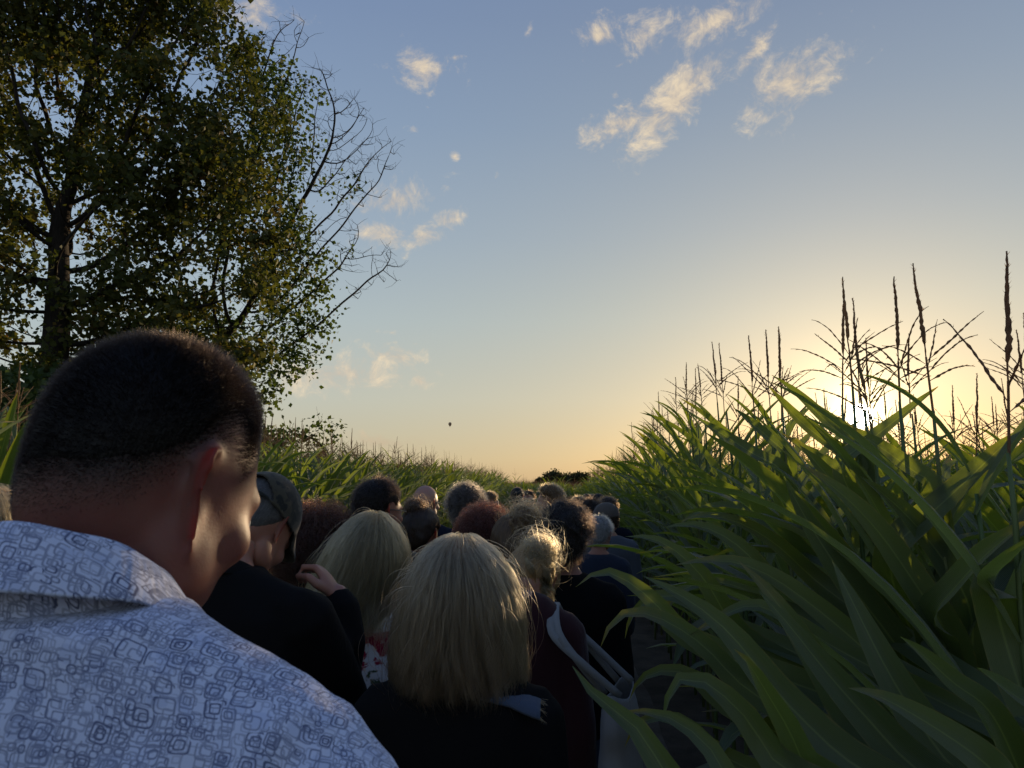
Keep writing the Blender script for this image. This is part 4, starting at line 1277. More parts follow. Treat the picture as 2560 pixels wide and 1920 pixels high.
class Person: pass
def person(key, label, hx, top, d, body_yaw=-4, yaw=0, pitch=8, roll=0, fem=False, skin=None, top_mat=None, sleeve='long', trouser=None,
           hair=None, hair_kind='dark', hair_h=.012, wide=1.0, arms='down', voxel=.020, level=5, head_vox=None, group='people walking ahead on the path', post_top=None, extra=None, top_name='shirt', neckline=0.0, neck=0.0, slope=0.0, neck_r=1.0, ear=1.0, trap=0.0):
    if ONLY and key not in ONLY: return None
    q = Person(); skin = skin or SKIN; trouser = trouser or random.Random(key).choice([JEANS, DARKTROUSER, DARKTROUSER])
    R = Matrix.Rotation(rad(yaw), 3, 'Z') @ Matrix.Rotation(rad(-pitch), 3, 'X') @ Matrix.Rotation(rad(roll), 3, 'Y')
    HV, HF, HD = head(level, fem)
    Rn = np.array(R)
    hz = (HV @ Rn.T)[:, 2].max() + hair_h
    goal = at(hx, top, d)
    off = R @ Vector((0, .014, .108))
    piv0 = Vector((0, -.004 + .035 * math.sin(rad(max(0, pitch))), (1.495 if not fem else 1.475) - neck))
    s = (goal.z - off.z - hz) / piv0.z
    piv = piv0 * s; hc = piv + off
    B = Matrix.Rotation(rad(body_yaw), 3, 'Z')
    rootxy = goal - B @ Vector((hc.x, hc.y, 0))
    q.s, q.R, q.hc, q.key, q.fem = s, R, hc, key, fem
    q.head_level = level
    T = FEM_T if fem else MAL_T
    T = [((z - (slope * .9 if z in (1.385, 1.31) else 0)) * s, a * wide * s, b * s * (1 + .6 * (wide - 1)), y * s) for z, a, b, y in T]
    sh_x = (.150 if fem else .178) * wide * s; sh_z = (1.365 if fem else 1.385) * s - slope
    q.sh_x, q.sh_z = sh_x, sh_z
    ra = (.040, .034, .031, .025) if fem else (.050, .043, .038, .029)
    def arm(side):
        S = Vector((side * sh_x, -.008, sh_z))
        if arms == 'down' or (arms in ('chin', 'wave') and side < 0):
            E = S + Vector((side * .035, -.02, -.29 * s)); Wp = E + Vector((side * .005, .07, -.235 * s)); hd = (0, .25, -1); pm = (-side, .2, 0)
        elif arms == 'front':
            E = S + Vector((side * .03, .03, -.28 * s)); Wp = E + Vector((-side * .09, .20, .06)); hd = (-side * .5, .7, .3); pm = (-side * .3, -.3, 1)
        elif arms == 'chin':
            E = S + Vector((.06, .14, -.21 * s)); Wp = S + Vector((.015, .175, .015)); hd = (-.55, .10, .62); pm = (-.7, -.2, -.6)
        else:
            E = S + Vector((side * .07, .12, -.23 * s)); Wp = hc + Vector((side * .115, .12, -.06)); hd = (-side * .35, .1, .8); pm = (-side, -.2, 0)
        return S, E, Wp, hd, pm
    if d > 4: voxel = max(voxel, .028)
    g = Geo()
    g.add(loft(T, 24, -.006))
    nr = tuple(r_ * neck_r for r_ in ((.050, .046, .047) if fem else (.058, .053, .054)))
    g.add(limb([Vector((0, -.020, 1.42 * s)), piv + Vector((0, -.014, 0)), hc + R @ Vector((0, -.022, -.02))], nr))
    for side in (-1, 1):
        g.add(limb([Vector((side * .03, -.024, 1.458 * s)), Vector((side * sh_x * .78, -.014, sh_z + .012 * s))], [.046 if not fem else .036, .046 if not fem else .038]))
        S, E, Wp, hd, pm = arm(side)
        g.add(limb([S, S * .5 + E * .5, E, E * .5 + Wp * .5, Wp], [.058 if not fem else .046, ra[0], ra[1], ra[2], ra[3]]))
        hp = Vector((side * .088 * s, 0, .90 * s)); kn = Vector((side * .095 * s, .015, .49 * s)); an = Vector((side * .10 * s, -.02, .075 * s))
        g.add(limb([hp, hp * .5 + kn * .5, kn, kn * .55 + an * .45, an], [.088, .075, .056, .054, .038]))
        g.add(ell_geo((side * .105 * s, .055, .038), (.043, .125, .036)))
    q.body_geo = g
    q.hands = [(arm(1), False), (arm(-1), True)]
    if head_vox:
        hv = [hc + R @ Vector(v) for v in HV]; g.add((hv, [tuple(f) for f in HF]))
        for sd in (1, -1):
            ev = [hc + R @ Vector(((.0745 + (v.x - .0745) * ear ** 2) * sd, -.018 + (v.y + .018) * ear, v.z * ear - .055 * (ear - 1))) for v in EARV]; g.add((ev, EARF if sd > 0 else [f[::-1] for f in EARF]))
    body = melt('person', g, skin, head_vox or voxel, 5 if not head_vox else 3, None)
    body.location = (rootxy.x, rootxy.y, 0.0); body.rotation_euler = (0, 0, rad(body_yaw))
    tag(body, label, 'person', group)
    q.body = body; q.joined = bool(head_vox)
    # top
    g = Geo()
    infl = .012
    g.add(loft([t_ for t_ in T if t_[0] <= (1.49 - neckline) * s], 28, infl))
    for side in (-1, 1):
        S, E, Wp, hd, pm = arm(side)
        if sleeve != 'none':
            g.add(limb([Vector((side * .055, -.022, (1.446 - neckline * .6) * s)), Vector((side * sh_x * .8, -.014, sh_z + .010 * s))], [(.040 if not fem else .032) + trap * .6, (.050 if not fem else .041) + trap], .010))
        if sleeve == 'long': g.add(limb([S, S * .5 + E * .5, E, E * .5 + Wp * .5, Wp * .93 + E * .07], [.058 if not fem else .047, ra[0] + .002, ra[1] + .004, ra[2] + .004, ra[3] + .006], .014))
        elif sleeve == 'short': g.add(limb([S, S * .5 + E * .5, S * .2 + E * .8], [.058 if not fem else .047, ra[0] + .004, ra[1] + .008], .015))
    q.top = melt(top_name, g, top_mat or BLACK, voxel * .8 if not head_vox else .008, 4, body, post_top)
    g = Geo()
    g.add(loft([t_ for t_ in T if t_[0] < 1.0 * s], 24, .008))
    for side in (-1, 1):
        hp = Vector((side * .088 * s, 0, .90 * s)); kn = Vector((side * .095 * s, .015, .49 * s)); an = Vector((side * .10 * s, -.02, .11 * s))
        g.add(limb([hp, hp * .5 + kn * .5, kn, kn * .5 + an * .5, an], [.090, .082, .070, .066, .062], .010))
    melt('trousers', g, trouser, .026, 4, body)
    for side in (-1, 1):
        g = Geo(); g.add(ell_geo((side * .105 * s, .055, .045), (.050, .138, .045), 14, 8)); g.V = [Vector((v.x, v.y, max(v.z, .003))) for v in g.V]
        mesh_obj('shoe', g.V, g.F, SHOE, body)
    for sd in (1, -1):
        ev, ef = ell_geo((0, 0, 0), (.0122, .0122, .0122), 14, 10)
        e = mesh_obj('eye', ev, ef, EYE, body)
        e.matrix_local = Matrix.Translation(hc + R @ Vector((sd * .0315, .0815, .005))) @ R.to_4x4()
    q.skin = skin
    if hair: hair(q, hair_kind)
    if extra: extra(q)
    PEOPLE.append(q)
    return q
PEOPLE = []

# ------------------------------------------------------------------ hair
def curves_obj(name, P, radius, mat, parent, taper=.35):
    """P: (n, k, 3) strands in the parent's space"""
    n_, k, _ = P.shape
    hc = bpy.data.hair_curves.new(name)
    hc.add_curves([k] * n_)
    hc.attributes['position'].data.foreach_set('vector', np.ascontiguousarray(P, np.float32).ravel())
    ra = hc.attributes.get('radius') or hc.attributes.new('radius', 'FLOAT', 'POINT')
    prof = radius * (1 - (1 - taper) * np.linspace(0, 1, k) ** 2)
    ra.data.foreach_set('value', np.tile(prof, n_).astype(np.float32))
    hc.materials.append(mat)
    return link(bpy.data.objects.new(name, hc), parent)

def scalp_points(q, count, seed, extra=0.0):
    g_ = np.random.default_rng(seed); out = []
    HV, HF, HD = head(q.head_level, q.fem)
    D = g_.normal(0, 1, (count * 4, 3)); D /= np.linalg.norm(D, axis=1, keepdims=True)
    h, phi, el = hairline(D); D = D[h > extra + g_.normal(0, 1.5, len(D))][:count]
    # radius of the head in these directions, from the nearest head vertex
    kd = kdtree.KDTree(len(HD))
    for i, v in enumerate(HD): kd.insert(v, i)
    kd.balance()
    r = np.array([np.linalg.norm(HV[kd.find(v)[1]]) for v in D])
    return D, D * r[:, None]

def to_body(q, P): return P @ np.array(q.R).T + np.array(q.hc)

def shell(q, kind, thick, lump=0.0, freq=18, cut=0.0, seed=0, name='hair', grow=None):
    """the mass of the hair as a surface sitting on the skull"""
    HV, HF, HD = head(q.head_level, q.fem)
    h, phi, el = hairline(HD)
    m_ = h > cut - 3
    idx = np.where(m_)[0]; mp = -np.ones(len(HD), int); mp[idx] = np.arange(len(idx))
    F = [f for f in HF if m_[f].all()]
    t = np.clip((h[idx] - cut + 2) / 14, -.2, 1)
    nz = np.array([noise.fractal(Vector(HD[i] * freq * .25) + Vector((seed * 3.1, 0, 0)), 1, 2, 3) for i in idx]) if lump else 0
    gr = 1.0 if grow is None else grow(HD[idx], phi[idx], el[idx])
    off = thick * gr * t + lump * nz * np.clip(t, 0, 1) - .002 * (t < .05)
    V = HV[idx] + HD[idx] * np.maximum(off, -.003)[:, None]
    uv = np.stack([phi[idx] / 90 + (HD[idx][:, 0] > 0) * 2, el[idx] / 90], 1)
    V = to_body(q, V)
    return mesh_obj(name, V, [tuple(mp[f]) for f in F], HAIR[kind][1], q.body, uv=uv)

def short_hair(length=.022, count=5000, radius=.0004, thick=.010, top=1.6, curl=0.0, fade=None, lump=.004, k=5, rise=.55, cut=0.0, fw=0.0):
    def f(q, kind):
        seed = abs(hash(q.key)) % 1000 if False else sum(map(ord, q.key)) * 7
        shell(q, kind, thick, lump, 16, cut + fw * 1.0, seed)
        g_ = np.random.default_rng(seed)
        D, P0 = scalp_points(q, count, seed, cut)
        h, phi, el = hairline(D)
        if fw:
            hn = h + np.array([9 * noise.noise(Vector(d_ * 3.5)) for d_ in D])
            kp = g_.random(len(D)) < np.clip((hn - cut) / fw, 0, 1) ** .85
            D, P0, h, el = D[kp], P0[kp], h[kp], el[kp]
        L = length * g_.uniform(.6, 1.25, len(D)) * np.interp(el, [0, 45, 80], [1, 1.15, top])
        if fade is not None: L *= np.interp(h, [0, 12, 40], [fade, fade * 1.6, 1])
        crown = np.array([0, -.35, .94]); fl = D - crown * (D @ crown)[:, None]; fl /= np.maximum(np.linalg.norm(fl, axis=1, keepdims=True), 1e-3)
        fl = fl + np.array([0, .25, -.15])
        d = D * rise + fl * (1 - rise) + g_.normal(0, .22, D.shape); d /= np.linalg.norm(d, axis=1, keepdims=True)
        out = [P0 - D * .001]; p = out[0]
        for i in range(k - 1):
            p = p + d * (L / (k - 1))[:, None]; d = d + np.array([0, 0, -.12]) - D * .10 + g_.normal(0, .10 + curl, D.shape); d /= np.linalg.norm(d, axis=1, keepdims=True)
            out.append(p)
        P = to_body(q, np.stack(out, 1))
        curves_obj('hair_strands', P, radius, HAIR[kind][0], q.body)
    return f

def curly_hair(length=.10, count=3500, radius=.0005, thick=.028, amp=.010, k=14, lump=.012, bias=(0, 0, 0), cut=-2, turns=4.0, grow=None):
    def f(q, kind):
        seed = sum(map(ord, q.key)) * 7 + 1
        shell(q, kind, thick, lump, 22, cut, seed, grow=grow)
        g_ = np.random.default_rng(seed)
        D, P0 = scalp_points(q, count, seed, cut); n_ = len(D)
        h, phi, el = hairline(D)
        L = length * g_.uniform(.55, 1.2, n_)
        d = D * .95 + np.array([0, -.1, -.1]) + np.array(bias) + g_.normal(0, .25, D.shape); d /= np.linalg.norm(d, axis=1, keepdims=True)
        cl = np.floor(D * 9); ph = (np.sin(cl @ np.array([12.98, 78.2, 37.7])) * 43758.5) % 6.28
        e1 = np.cross(d, np.array([.3, .2, 1])); e1 /= np.linalg.norm(e1, axis=1, keepdims=True); e2 = np.cross(d, e1)
        out = []; p = P0.copy(); lim = (thick * 1.5 + lump)
        for i in range(k):
            s_ = i / (k - 1); a = ph + turns * 6.28 * s_ + g_.normal(0, .25, n_)
            out.append(p + (e1 * np.cos(a)[:, None] + e2 * np.sin(a)[:, None]) * (amp * min(1, s_ * 3)) * g_.uniform(.6, 1.3, (n_, 1)))
            p = p + d * (L / k)[:, None]
            nrm = p / np.linalg.norm(p, axis=1, keepdims=True)
            far = np.clip((np.linalg.norm(p - P0, axis=1) - lim) / lim, 0, 1)[:, None]
            d = d - nrm * far * .8 + np.array([0, -.02, -.22]) * (.4 + far); d /= np.linalg.norm(d, axis=1, keepdims=True)
        curves_obj('hair_strands', to_body(q, np.stack(out, 1)), radius, HAIR[kind][0], q.body)
    return f

def drape(q, P0, d0, L, w, k, stiff=.80, bulk=None, flare=0.0, inward=0.0, thick=.03, g_=None, side=0.0):
    """strands lying on the skull, then falling; P0/d0 in body space"""
    Rn = np.array(q.R); hc = np.array(q.hc)
    c = np.array([0, -.012, .034]); r0 = np.array([.079, .101, .096])
    rad_ = r0 + (w * thick)[:, None]
    sh = np.array([0, -.012, q.sh_z - .045]); shr = np.array([q.sh_x * .92, .092, .080])
    p = P0.copy(); d = d0.copy(); out = []
    dn = np.array([side, 0, -1.0])
    for i in range(k):
        s_ = i / (k - 1); out.append(p.copy())
        d = d * stiff + dn * (1 - stiff)
        loc = (p - hc) @ Rn
        if bulk is not None:
            below = np.clip((.02 - loc[:, 2]) / .12, 0, 1)[:, None]
            ax = np.array([p[:, 0] - hc[0], p[:, 1] - hc[1], 0 * p[:, 0]]).T
            ax /= np.maximum(np.linalg.norm(ax, axis=1, keepdims=True), .02)
            d = d + ax * below * flare * (1 - s_)
        if inward:
            ax = np.array([p[:, 0] - hc[0], p[:, 1] - hc[1] - .0, 0 * p[:, 0]]).T; ax /= np.maximum(np.linalg.norm(ax, axis=1, keepdims=True), .02)
            d = d - ax * inward * max(0, (s_ - .72) / .28)
        d /= np.linalg.norm(d, axis=1, keepdims=True)
        p = p + d * (L / (k - 1))[:, None]
        loc = ((p - hc) @ Rn - c) / rad_; nl = np.linalg.norm(loc, axis=1); ins = nl < 1
        loc = np.where(ins[:, None], loc / np.maximum(nl, 1e-4)[:, None], loc)
        p = (loc * rad_ + c) @ Rn.T + hc
        qs = (p - sh) / (shr + (w * thick)[:, None]); nq = np.linalg.norm(qs, axis=1); ins = nq < 1
        qs = np.where(ins[:, None], qs / np.maximum(nq, 1e-4)[:, None], qs); p = qs * (shr + (w * thick)[:, None]) + sh
    return np.stack(out, 1)

def long_hair(length=.42, count=14000, radius=.00035, thick=.030, k=22, flare=0.0, inward=0.0, wave=.0, part=(.0, .02), fly=.03, stiff=.80, side=0.0, fine=1.0, len_front=1.0):
    def f(q, kind):
        seed = sum(map(ord, q.key)) * 7 + 2; g_ = np.random.default_rng(seed)
        D, P0 = scalp_points(q, count, seed, -3); n_ = len(D)
        crown = np.array([part[0], part[1], .97]); crown = crown / np.linalg.norm(crown)
        # hair leaves a short parting line running front to back
        rel = D.copy(); rel[:, 1] *= .45
        fl = rel - crown * (rel @ crown)[:, None]; fl /= np.maximum(np.linalg.norm(fl, axis=1, keepdims=True), .03)
        w = g_.uniform(0, 1, n_) ** .7
        clump = (np.sin(np.floor(D * 13) @ np.array([12.98, 78.2, 37.7])) * 43758.5) % 1.0
        w = np.clip(.65 * w + .35 * clump, 0, 1)
        P0b = to_body(q, P0 + D * (w * thick * .4)[:, None]); d0 = fl @ np.array(q.R).T
        L = length * (1 - .20 * g_.random(n_) ** 2) * (1 + .06 * (clump - .5))
        hdrop = np.linalg.norm(P0 - np.array([0, -.01, .13]), axis=1)
        L = np.maximum(L - hdrop * .95, .05)
        P = drape(q, P0b, d0, L, w, k, stiff, True, flare, inward, thick, g_, side)
        s_ = np.linspace(0, 1, k)[None, :, None]
        ph = clump * 6.28
        wob = np.stack([np.sin(ph[:, None] + 7 * np.linspace(0, 1, k)[None] * 1.3), np.cos(1.7 * ph[:, None] + 6 * np.linspace(0, 1, k)[None]), 0 * ph[:, None] + np.zeros((1, k))], 2)
        P = P + wob * s_ * (.004 + wave * (1 + 3 * s_ ** 3)) + g_.normal(0, .0022, (n_, 1, 3)) * s_
        nf = int(n_ * fly); ii = g_.choice(n_, nf, False)
        e_ = g_.normal(0, 1, (nf, 1, 3)) * .018 * fine; e2 = g_.normal(0, 1, (nf, 1, 3)) * .012 * fine
        P[ii] += e_ * np.sin(s_ * 3.0) + e2 * s_ ** 2 + np.array([0, 0, .010]) * np.sin(s_ * 3.1) * np.abs(g_.normal(0, 1, (nf, 1, 1)))
        curves_obj('hair_strands', P, radius, HAIR[kind][0], q.body, .5)
        # inner mass so that nothing shows between the strands
        NA = 64; az = np.linspace(-rad(138), rad(138), NA)
        st = np.stack([np.sin(az), -np.cos(az), 0 * az], 1) * .25; st[:, 2] = .97; st /= np.linalg.norm(st, axis=1, keepdims=True)
        c = np.array([0, -.012, .034]); r0 = np.array([.079, .101, .096])
        p0 = st * (r0 + thick * .3) + c; dd = np.stack([np.sin(az), -np.cos(az), 0 * az], 1)
        G = drape(q, to_body(q, p0), dd @ np.array(q.R).T, np.full(NA, length * .90 - .03), np.full(NA, .42), k, stiff, True, flare, inward, thick, g_, side)
        topc = to_body(q, np.array([[0, 0, .130 + thick * .2]]))
        V = [Vector(v) for v in G.reshape(-1, 3)]; F = []; UV = [(i / NA * 3, j / k) for i in range(NA) for j in range(k)]
        for i in range(NA - 1):
            for j in range(k - 1): F.append((i * k + j, i * k + j + 1, (i + 1) * k + j + 1, (i + 1) * k + j))
        V.append(Vector(topc[0])); UV.append((0, 0))
        for i in range(NA - 1): F.append((len(V) - 1, i * k, (i + 1) * k))
        F.append((len(V) - 1, (NA - 1) * k, 0))
        for i in range(NA - 1):                       # close the under side
            pass
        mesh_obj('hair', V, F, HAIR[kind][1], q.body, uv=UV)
    return f

def bun_hair(kind_bun='bun', at_=(0, -.06, .125), r=.036, thick=.010, count=4500, loose=.5, tail=None):
    """hair combed up to a knot; loose ends stand off"""
    def f(q, kind):
        seed = sum(map(ord, q.key)) * 7 + 3; g_ = np.random.default_rng(seed)
        shell(q, kind, thick, .004, 20, -2, seed)
        D, P0 = scalp_points(q, count, seed, -3); n_ = len(D); k = 10
        target = np.array(at_) + g_.normal(0, r * .35, (n_, 3)); out = []
        for i in range(k):
            s_ = i / (k - 1); p = P0 * (1 - s_) + target * s_
            nrm = np.linalg.norm(p, axis=1, keepdims=True); base = np.linalg.norm(P0, axis=1, keepdims=True)
            p = p / nrm * np.maximum(nrm, base * (1 - s_ * .0) + .002 + thick * (1 - abs(2 * s_ - 1)) * g_.uniform(.3, 1.2, (n_, 1)))
            out.append(p)
        curves_obj('hair_strands', to_body(q, np.stack(out, 1)), .0005, HAIR[kind][0], q.body)
        # the knot
        gv, gf = ell_geo((0, 0, 0), (r, r, r * .85), 24, 16)
        gv = [Vector(at_) + v * (1 + .22 * noise.noise(v * 60 + Vector((seed, 0, 0)))) for v in gv]
        V = to_body(q, np.array([v[:] for v in gv]))
        mesh_obj('hair_knot', V, gf, HAIR[kind][1], q.body, uv=[(i % 24 / 6, i / 200) for i in range(len(V))])
        m_ = int(500 + 900 * loose); a = g_.uniform(0, 6.28, m_); z = g_.uniform(-1, 1, m_); out = []
        ax = g_.normal(0, 1, (m_, 3)); ax /= np.linalg.norm(ax, axis=1, keepdims=True)
        b1 = np.cross(ax, np.array([.2, .5, .8])); b1 /= np.linalg.norm(b1, axis=1, keepdims=True); b2 = np.cross(ax, b1)
        rr_ = r * g_.uniform(.85, 1.25, (m_, 1)); ext = g_.random((m_, 1)) ** 6 * loose * 2
        for i in range(12):
            t = a + i * .28; s_ = i / 11
            out.append(np.array(at_) + (b1 * np.cos(t)[:, None] + b2 * np.sin(t)[:, None]) * rr_ * (1 + ext * s_) + ax * rr_ * .3 * np.sin(z * 3)[:, None])
        curves_obj('loose_strands', to_body(q, np.stack(out, 1)), .0005, HAIR[kind][0], q.body)
        if tail:
            tl, amp = tail; m_ = 1500; k2 = 26
            p = np.array(q.hc) + np.array(q.R) @ np.array(at_); cl = g_.integers(0, 16, m_)
            cx = g_.normal(0, .022, (16, 2)); ph = g_.uniform(0, 6.28, 16); fr = g_.uniform(2.2, 3.6, 16); out = []
            Lm = tl * g_.uniform(.6, 1.05, m_)
            for i in range(k2):
                s_ = i / (k2 - 1); an = ph[cl] + fr[cl] * 6.28 * s_ + g_.normal(0, .12, m_)
                rad_ = np.minimum(1, .35 + s_ * 3)
                o = np.stack([p[0] + cx[cl, 0] * rad_ + np.cos(an) * amp + g_.normal(0, .003, m_),
                              p[1] - .035 * math.sin(min(1.57, s_ * 5)) + cx[cl, 1] * rad_ + np.sin(an) * amp + g_.normal(0, .003, m_),
                              p[2] + .02 * math.sin(min(3.14, s_ * 9)) - Lm * s_], 1)
                out.append(o)
            curves_obj('ponytail', np.stack(out, 1), .0006, HAIR[kind][0], q.body)
    return f

def bald(fringe=True):
    def f(q, kind):
        if not fringe: return
        seed = sum(map(ord, q.key)); g_ = np.random.default_rng(seed)
        D, P0 = scalp_points(q, 3000, seed); h, phi, el = hairline(D)
        keep = el < 8; D, P0 = D[keep], P0[keep]
        d = D * .4 + np.array([0, -.1, -.6]); P = np.stack([P0, P0 + d * .006, P0 + d * .012], 1)
        curves_obj('hair_strands', to_body(q, P), .0004, HAIR[kind][0], q.body)
    return f

# ------------------------------------------------------------------ worn things
def cap(mat, visor=True, hole=True, rim=None, swap=1):
    def f(q):
        HV, HF, HD = head(q.head_level, q.fem)
        phi = np.degrees(np.arctan2(HD[:, 0], HD[:, 1])); el = np.degrees(np.arcsin(HD[:, 2])); back = np.abs(np.abs(phi) - 180)
        line = np.interp(np.abs(phi), [0, 60, 100, 180], [26, 20, 13, 8])
        m_ = el > line
        if hole: m_ &= ~((back < 34) & (el < 34 - (back / 34) ** 2 * 18) & (el > 15))
        idx = np.where(m_)[0]; mp = -np.ones(len(HD), int); mp[idx] = np.arange(len(idx))
        seam = 1 + 0 * el[idx]
        V = to_body(q, HV[idx] + HD[idx] * (.0115 + .006 * np.clip((el[idx] - 20) / 40, 0, 1) - .0012 * (np.abs((phi[idx] / 60) - np.round(phi[idx] / 60)) < .03))[:, None])
        o = mesh_obj('cap', V, [tuple(mp[f_]) for f_ in HF if m_[f_].all()], mat, q.body)
        s_ = o.modifiers.new('cloth', 'SOLIDIFY'); s_.thickness = .003; s_.offset = -1
        if visor:
            V = []; F = []; NA, NB = 20, 8
            for j in range(NB + 1):
                for i in range(NA + 1):
                    a = rad(-68 + 136 * i / NA); r_ = j / NB; w_ = math.cos(a * 1.25)
                    bx, by = .083 * math.sin(a), .090 * math.cos(a) + .004
                    V.append(Vector((bx * (1 + .05 * r_), by + .075 * r_ * max(0, w_) ** .6, .046 - .022 * r_ - 6.0 * bx * bx * (.5 + .5 * r_) + .014)))
            for j in range(NB):
                for i in range(NA): F.append((j * (NA + 1) + i, j * (NA + 1) + i + 1, (j + 1) * (NA + 1) + i + 1, (j + 1) * (NA + 1) + i))
            V = to_body(q, np.array([v[:] for v in V]))
            v_ = mesh_obj('visor', V, F, mat, q.body); sm = v_.modifiers.new('board', 'SOLIDIFY'); sm.thickness = .004
    return f

def glasses(dark=False):
    def f(q):
        g = Geo()
        for sd in (1, -1):
            ring = [(sd * .033 + .024 * math.cos(t), .101 + -.004 * abs(math.cos(t)) , .004 + .018 * math.sin(t)) for t in np.linspace(0, 2 * math.pi, 21)]
            g.add(tube(ring, [.0016] * 21, 5, False))
            g.add(tube([(sd * .057, .098, .010), (sd * .073, .07, .010), (sd * .0790, .0, .012), (sd * .0785, -.020, .010), (sd * .077, -.035, -.010)], [.0019] * 5, 5))
        g.add(tube([(-.010, .104, .008), (0, .106, .010), (.010, .104, .008)], [.0015] * 3, 5))
        g.V = [Vector(v) for v in to_body(q, np.array([Vector(v)[:] for v in g.V]))]
        fr = mesh_obj('glasses', g.V, g.F, FRAME, q.body)
        if dark:
            for sd in (1, -1):
                ring = [(sd * .033 + .023 * math.cos(t), .100 - .004 * abs(math.cos(t)), .004 + .017 * math.sin(t)) for t in np.linspace(0, 2 * math.pi, 21)[:-1]]
                ring += [(x, y - .002, z) for x, y, z in ring]
                V = to_body(q, np.array(ring))
                mesh_obj('lens', V, [tuple(range(20)), tuple(range(39, 19, -1))] + [(k, (k + 1) % 20, 20 + (k + 1) % 20, 20 + k) for k in range(20)], LENS, fr, smooth=False)
    return f

def collar(q, mat, r=.070, rise=.05, name='collar', zc=1.475, flare=.020, drop=.05):
    """a turned-down shirt collar standing off the neck"""
    prof = [(0, -.75), (.002, .6), (.004, 1.0), (.0075, 1.04), (.0105, .98), (.0105 + flare * .55, .55), (.0105 + flare, .06), (.0085 + flare, .055), (.0085 + flare * .5, .55), (.0085, .90), (.0055, .93), (.004, .6), (.0025, -.75)]
    NT = 72; V = []; F = []; s = q.s; L = len(prof)
    for k in range(NT):
        t = 2 * math.pi * k / NT                       # 0 = back of the neck
        fr = (1 - math.cos(t)) / 2
        wob = .0025 * math.sin(3 * t + .6) + .002 * math.sin(7 * t)
        for dr, z in prof:
            R_ = r + dr + wob * (z < .5) * 1.0
            V.append(Vector((R_ * math.sin(t) * 1.02, -.020 - R_ * math.cos(t) * .98 + .020 * fr, zc * s + z * rise * (1 - .25 * fr) - drop * fr ** 1.3 + wob * .6)))
    for k in range(NT):
        if 34 <= k <= 37: continue                     # open at the throat
        for j in range(L): 
            a, b = k * L + j, ((k + 1) % NT) * L + j; j2 = (j + 1) % L
            F.append((a, b, ((k + 1) % NT) * L + j2, k * L + j2))
    o = mesh_obj(name, V, F, mat, q.body)
    sb = o.modifiers.new('soft', 'SUBSURF'); sb.levels = sb.render_levels = 1
    return o
# ------------------------------------------------------------------ the people in the photograph
HAND_OPEN = hand_geo(.30); HAND_FIST = hand_geo(.85)
HG = {}
for nm, g_ in (('open', HAND_OPEN), ('curl', HAND_FIST)):
    HG[nm] = melt('hand_form', g_, SKIN, .0045, 3)

def shirt_folds(V, Nn):
    out = np.empty(len(V))
    for i, v in enumerate(V):
        p = Vector(v)
        a = noise.noise(Vector((p.x * 7 + p.z * 3, p.y * 6, p.z * 14 + p.x * 5)))
        b = noise.noise(Vector((p.x * 20 - p.z * 9, p.y * 12, p.z * 26)))
        out[i] = .0060 * (1 - abs(a) * 2.2) + .0020 * b
    return V + Nn * out[:, None]

def a_extra(q):
    collar(q, PRINT, r=.0630, rise=.046, zc=1.502, flare=.020, drop=.060)
A = person('A', 'tall man in the foreground, cropped dark hair, head bowed, white shirt with navy squares', 406, 828, .655, -4, -15, 26, 3, skin=SKIN_TAN, level=6, head_vox=.0054,
    top_mat=PRINT, hair=short_hair(.010, 70000, .00013, .0030, 1.7, 0, .22, .0006, 4, .62, -5, 26), hair_kind='crop', hair_h=.012, wide=.98, slope=.020, neck_r=.88, ear=1.30, trap=.016, extra=a_extra, post_top=shirt_folds, group=None, top_name='shirt', neck=.012)
B = person('B', 'man in a camouflage cap and black top, one hand raised to his chin', 648, 1180, 1.85, -10, 2, 44, 12, skin=SKIN, level=6,
    top_mat=BLACK, hair=short_hair(.010, 7000, .00025, .003, 1.2, 0, .5, .0005, 4, .4), hair_kind='grey', arms='chin', wide=1.08, voxel=.014, extra=lambda q: (cap(CAMO)(q), collar(q, BLACK, r=.066, rise=.035, zc=1.48)), group=None, hair_h=.014)
person('C', 'woman with long straight blonde hair to mid back and a red and white floral top', 930, 1270, 2.45, 6, -4, 10, 4, True, SKIN_PALE, FLORAL, 'short',
    None, long_hair(.43, 13000, .00044, .014, 24, .010, 0, .004, (0, .02), .02, .78, -.30), 'blonde', .022, level=6, voxel=.016, group=None,
    post_top=None)
def d_extra(q):
    # denim shoulder piece with a frayed hem over the black blouse
    g = Geo(); V = []; F = []
    for i in range(11):
        for j in range(9):
            u, v = i / 10, j / 8
            x = .055 + .115 * u; y = -.092 + .15 * v
            z = q.sh_z + .070 - .62 * (max(0, x - .06) ** 1.32) - 6.0 * max(0, abs(y + .012) - .02) ** 2 + .004 * noise.noise(Vector((x * 40, y * 40, 2)))
            V.append(Vector((x, y, z)))
    for i in range(10):
        for j in range(8): F.append((i * 9 + j, (i + 1) * 9 + j, (i + 1) * 9 + j + 1, i * 9 + j + 1))
    o = mesh_obj('denim_yoke', V, F, DENIM, q.body); sd = o.modifiers.new('cloth', 'SOLIDIFY'); sd.thickness = .006
    n_ = 110; g_ = np.random.default_rng(4); P = []
    for k in range(n_):
        v = V[10 * 9 + g_.integers(0, 9)] + Vector((0, g_.uniform(-.01, .01), 0)); d = Vector((g_.uniform(.2, 1), g_.uniform(-.5, .5), g_.uniform(-1, -.1))).normalized() * g_.uniform(.006, .018)
        P.append([v[:], (v + d * .5)[:], (v + d)[:]])
    curves_obj('fray', np.array(P), .0003, HAIR['blonde'][0], q.body)
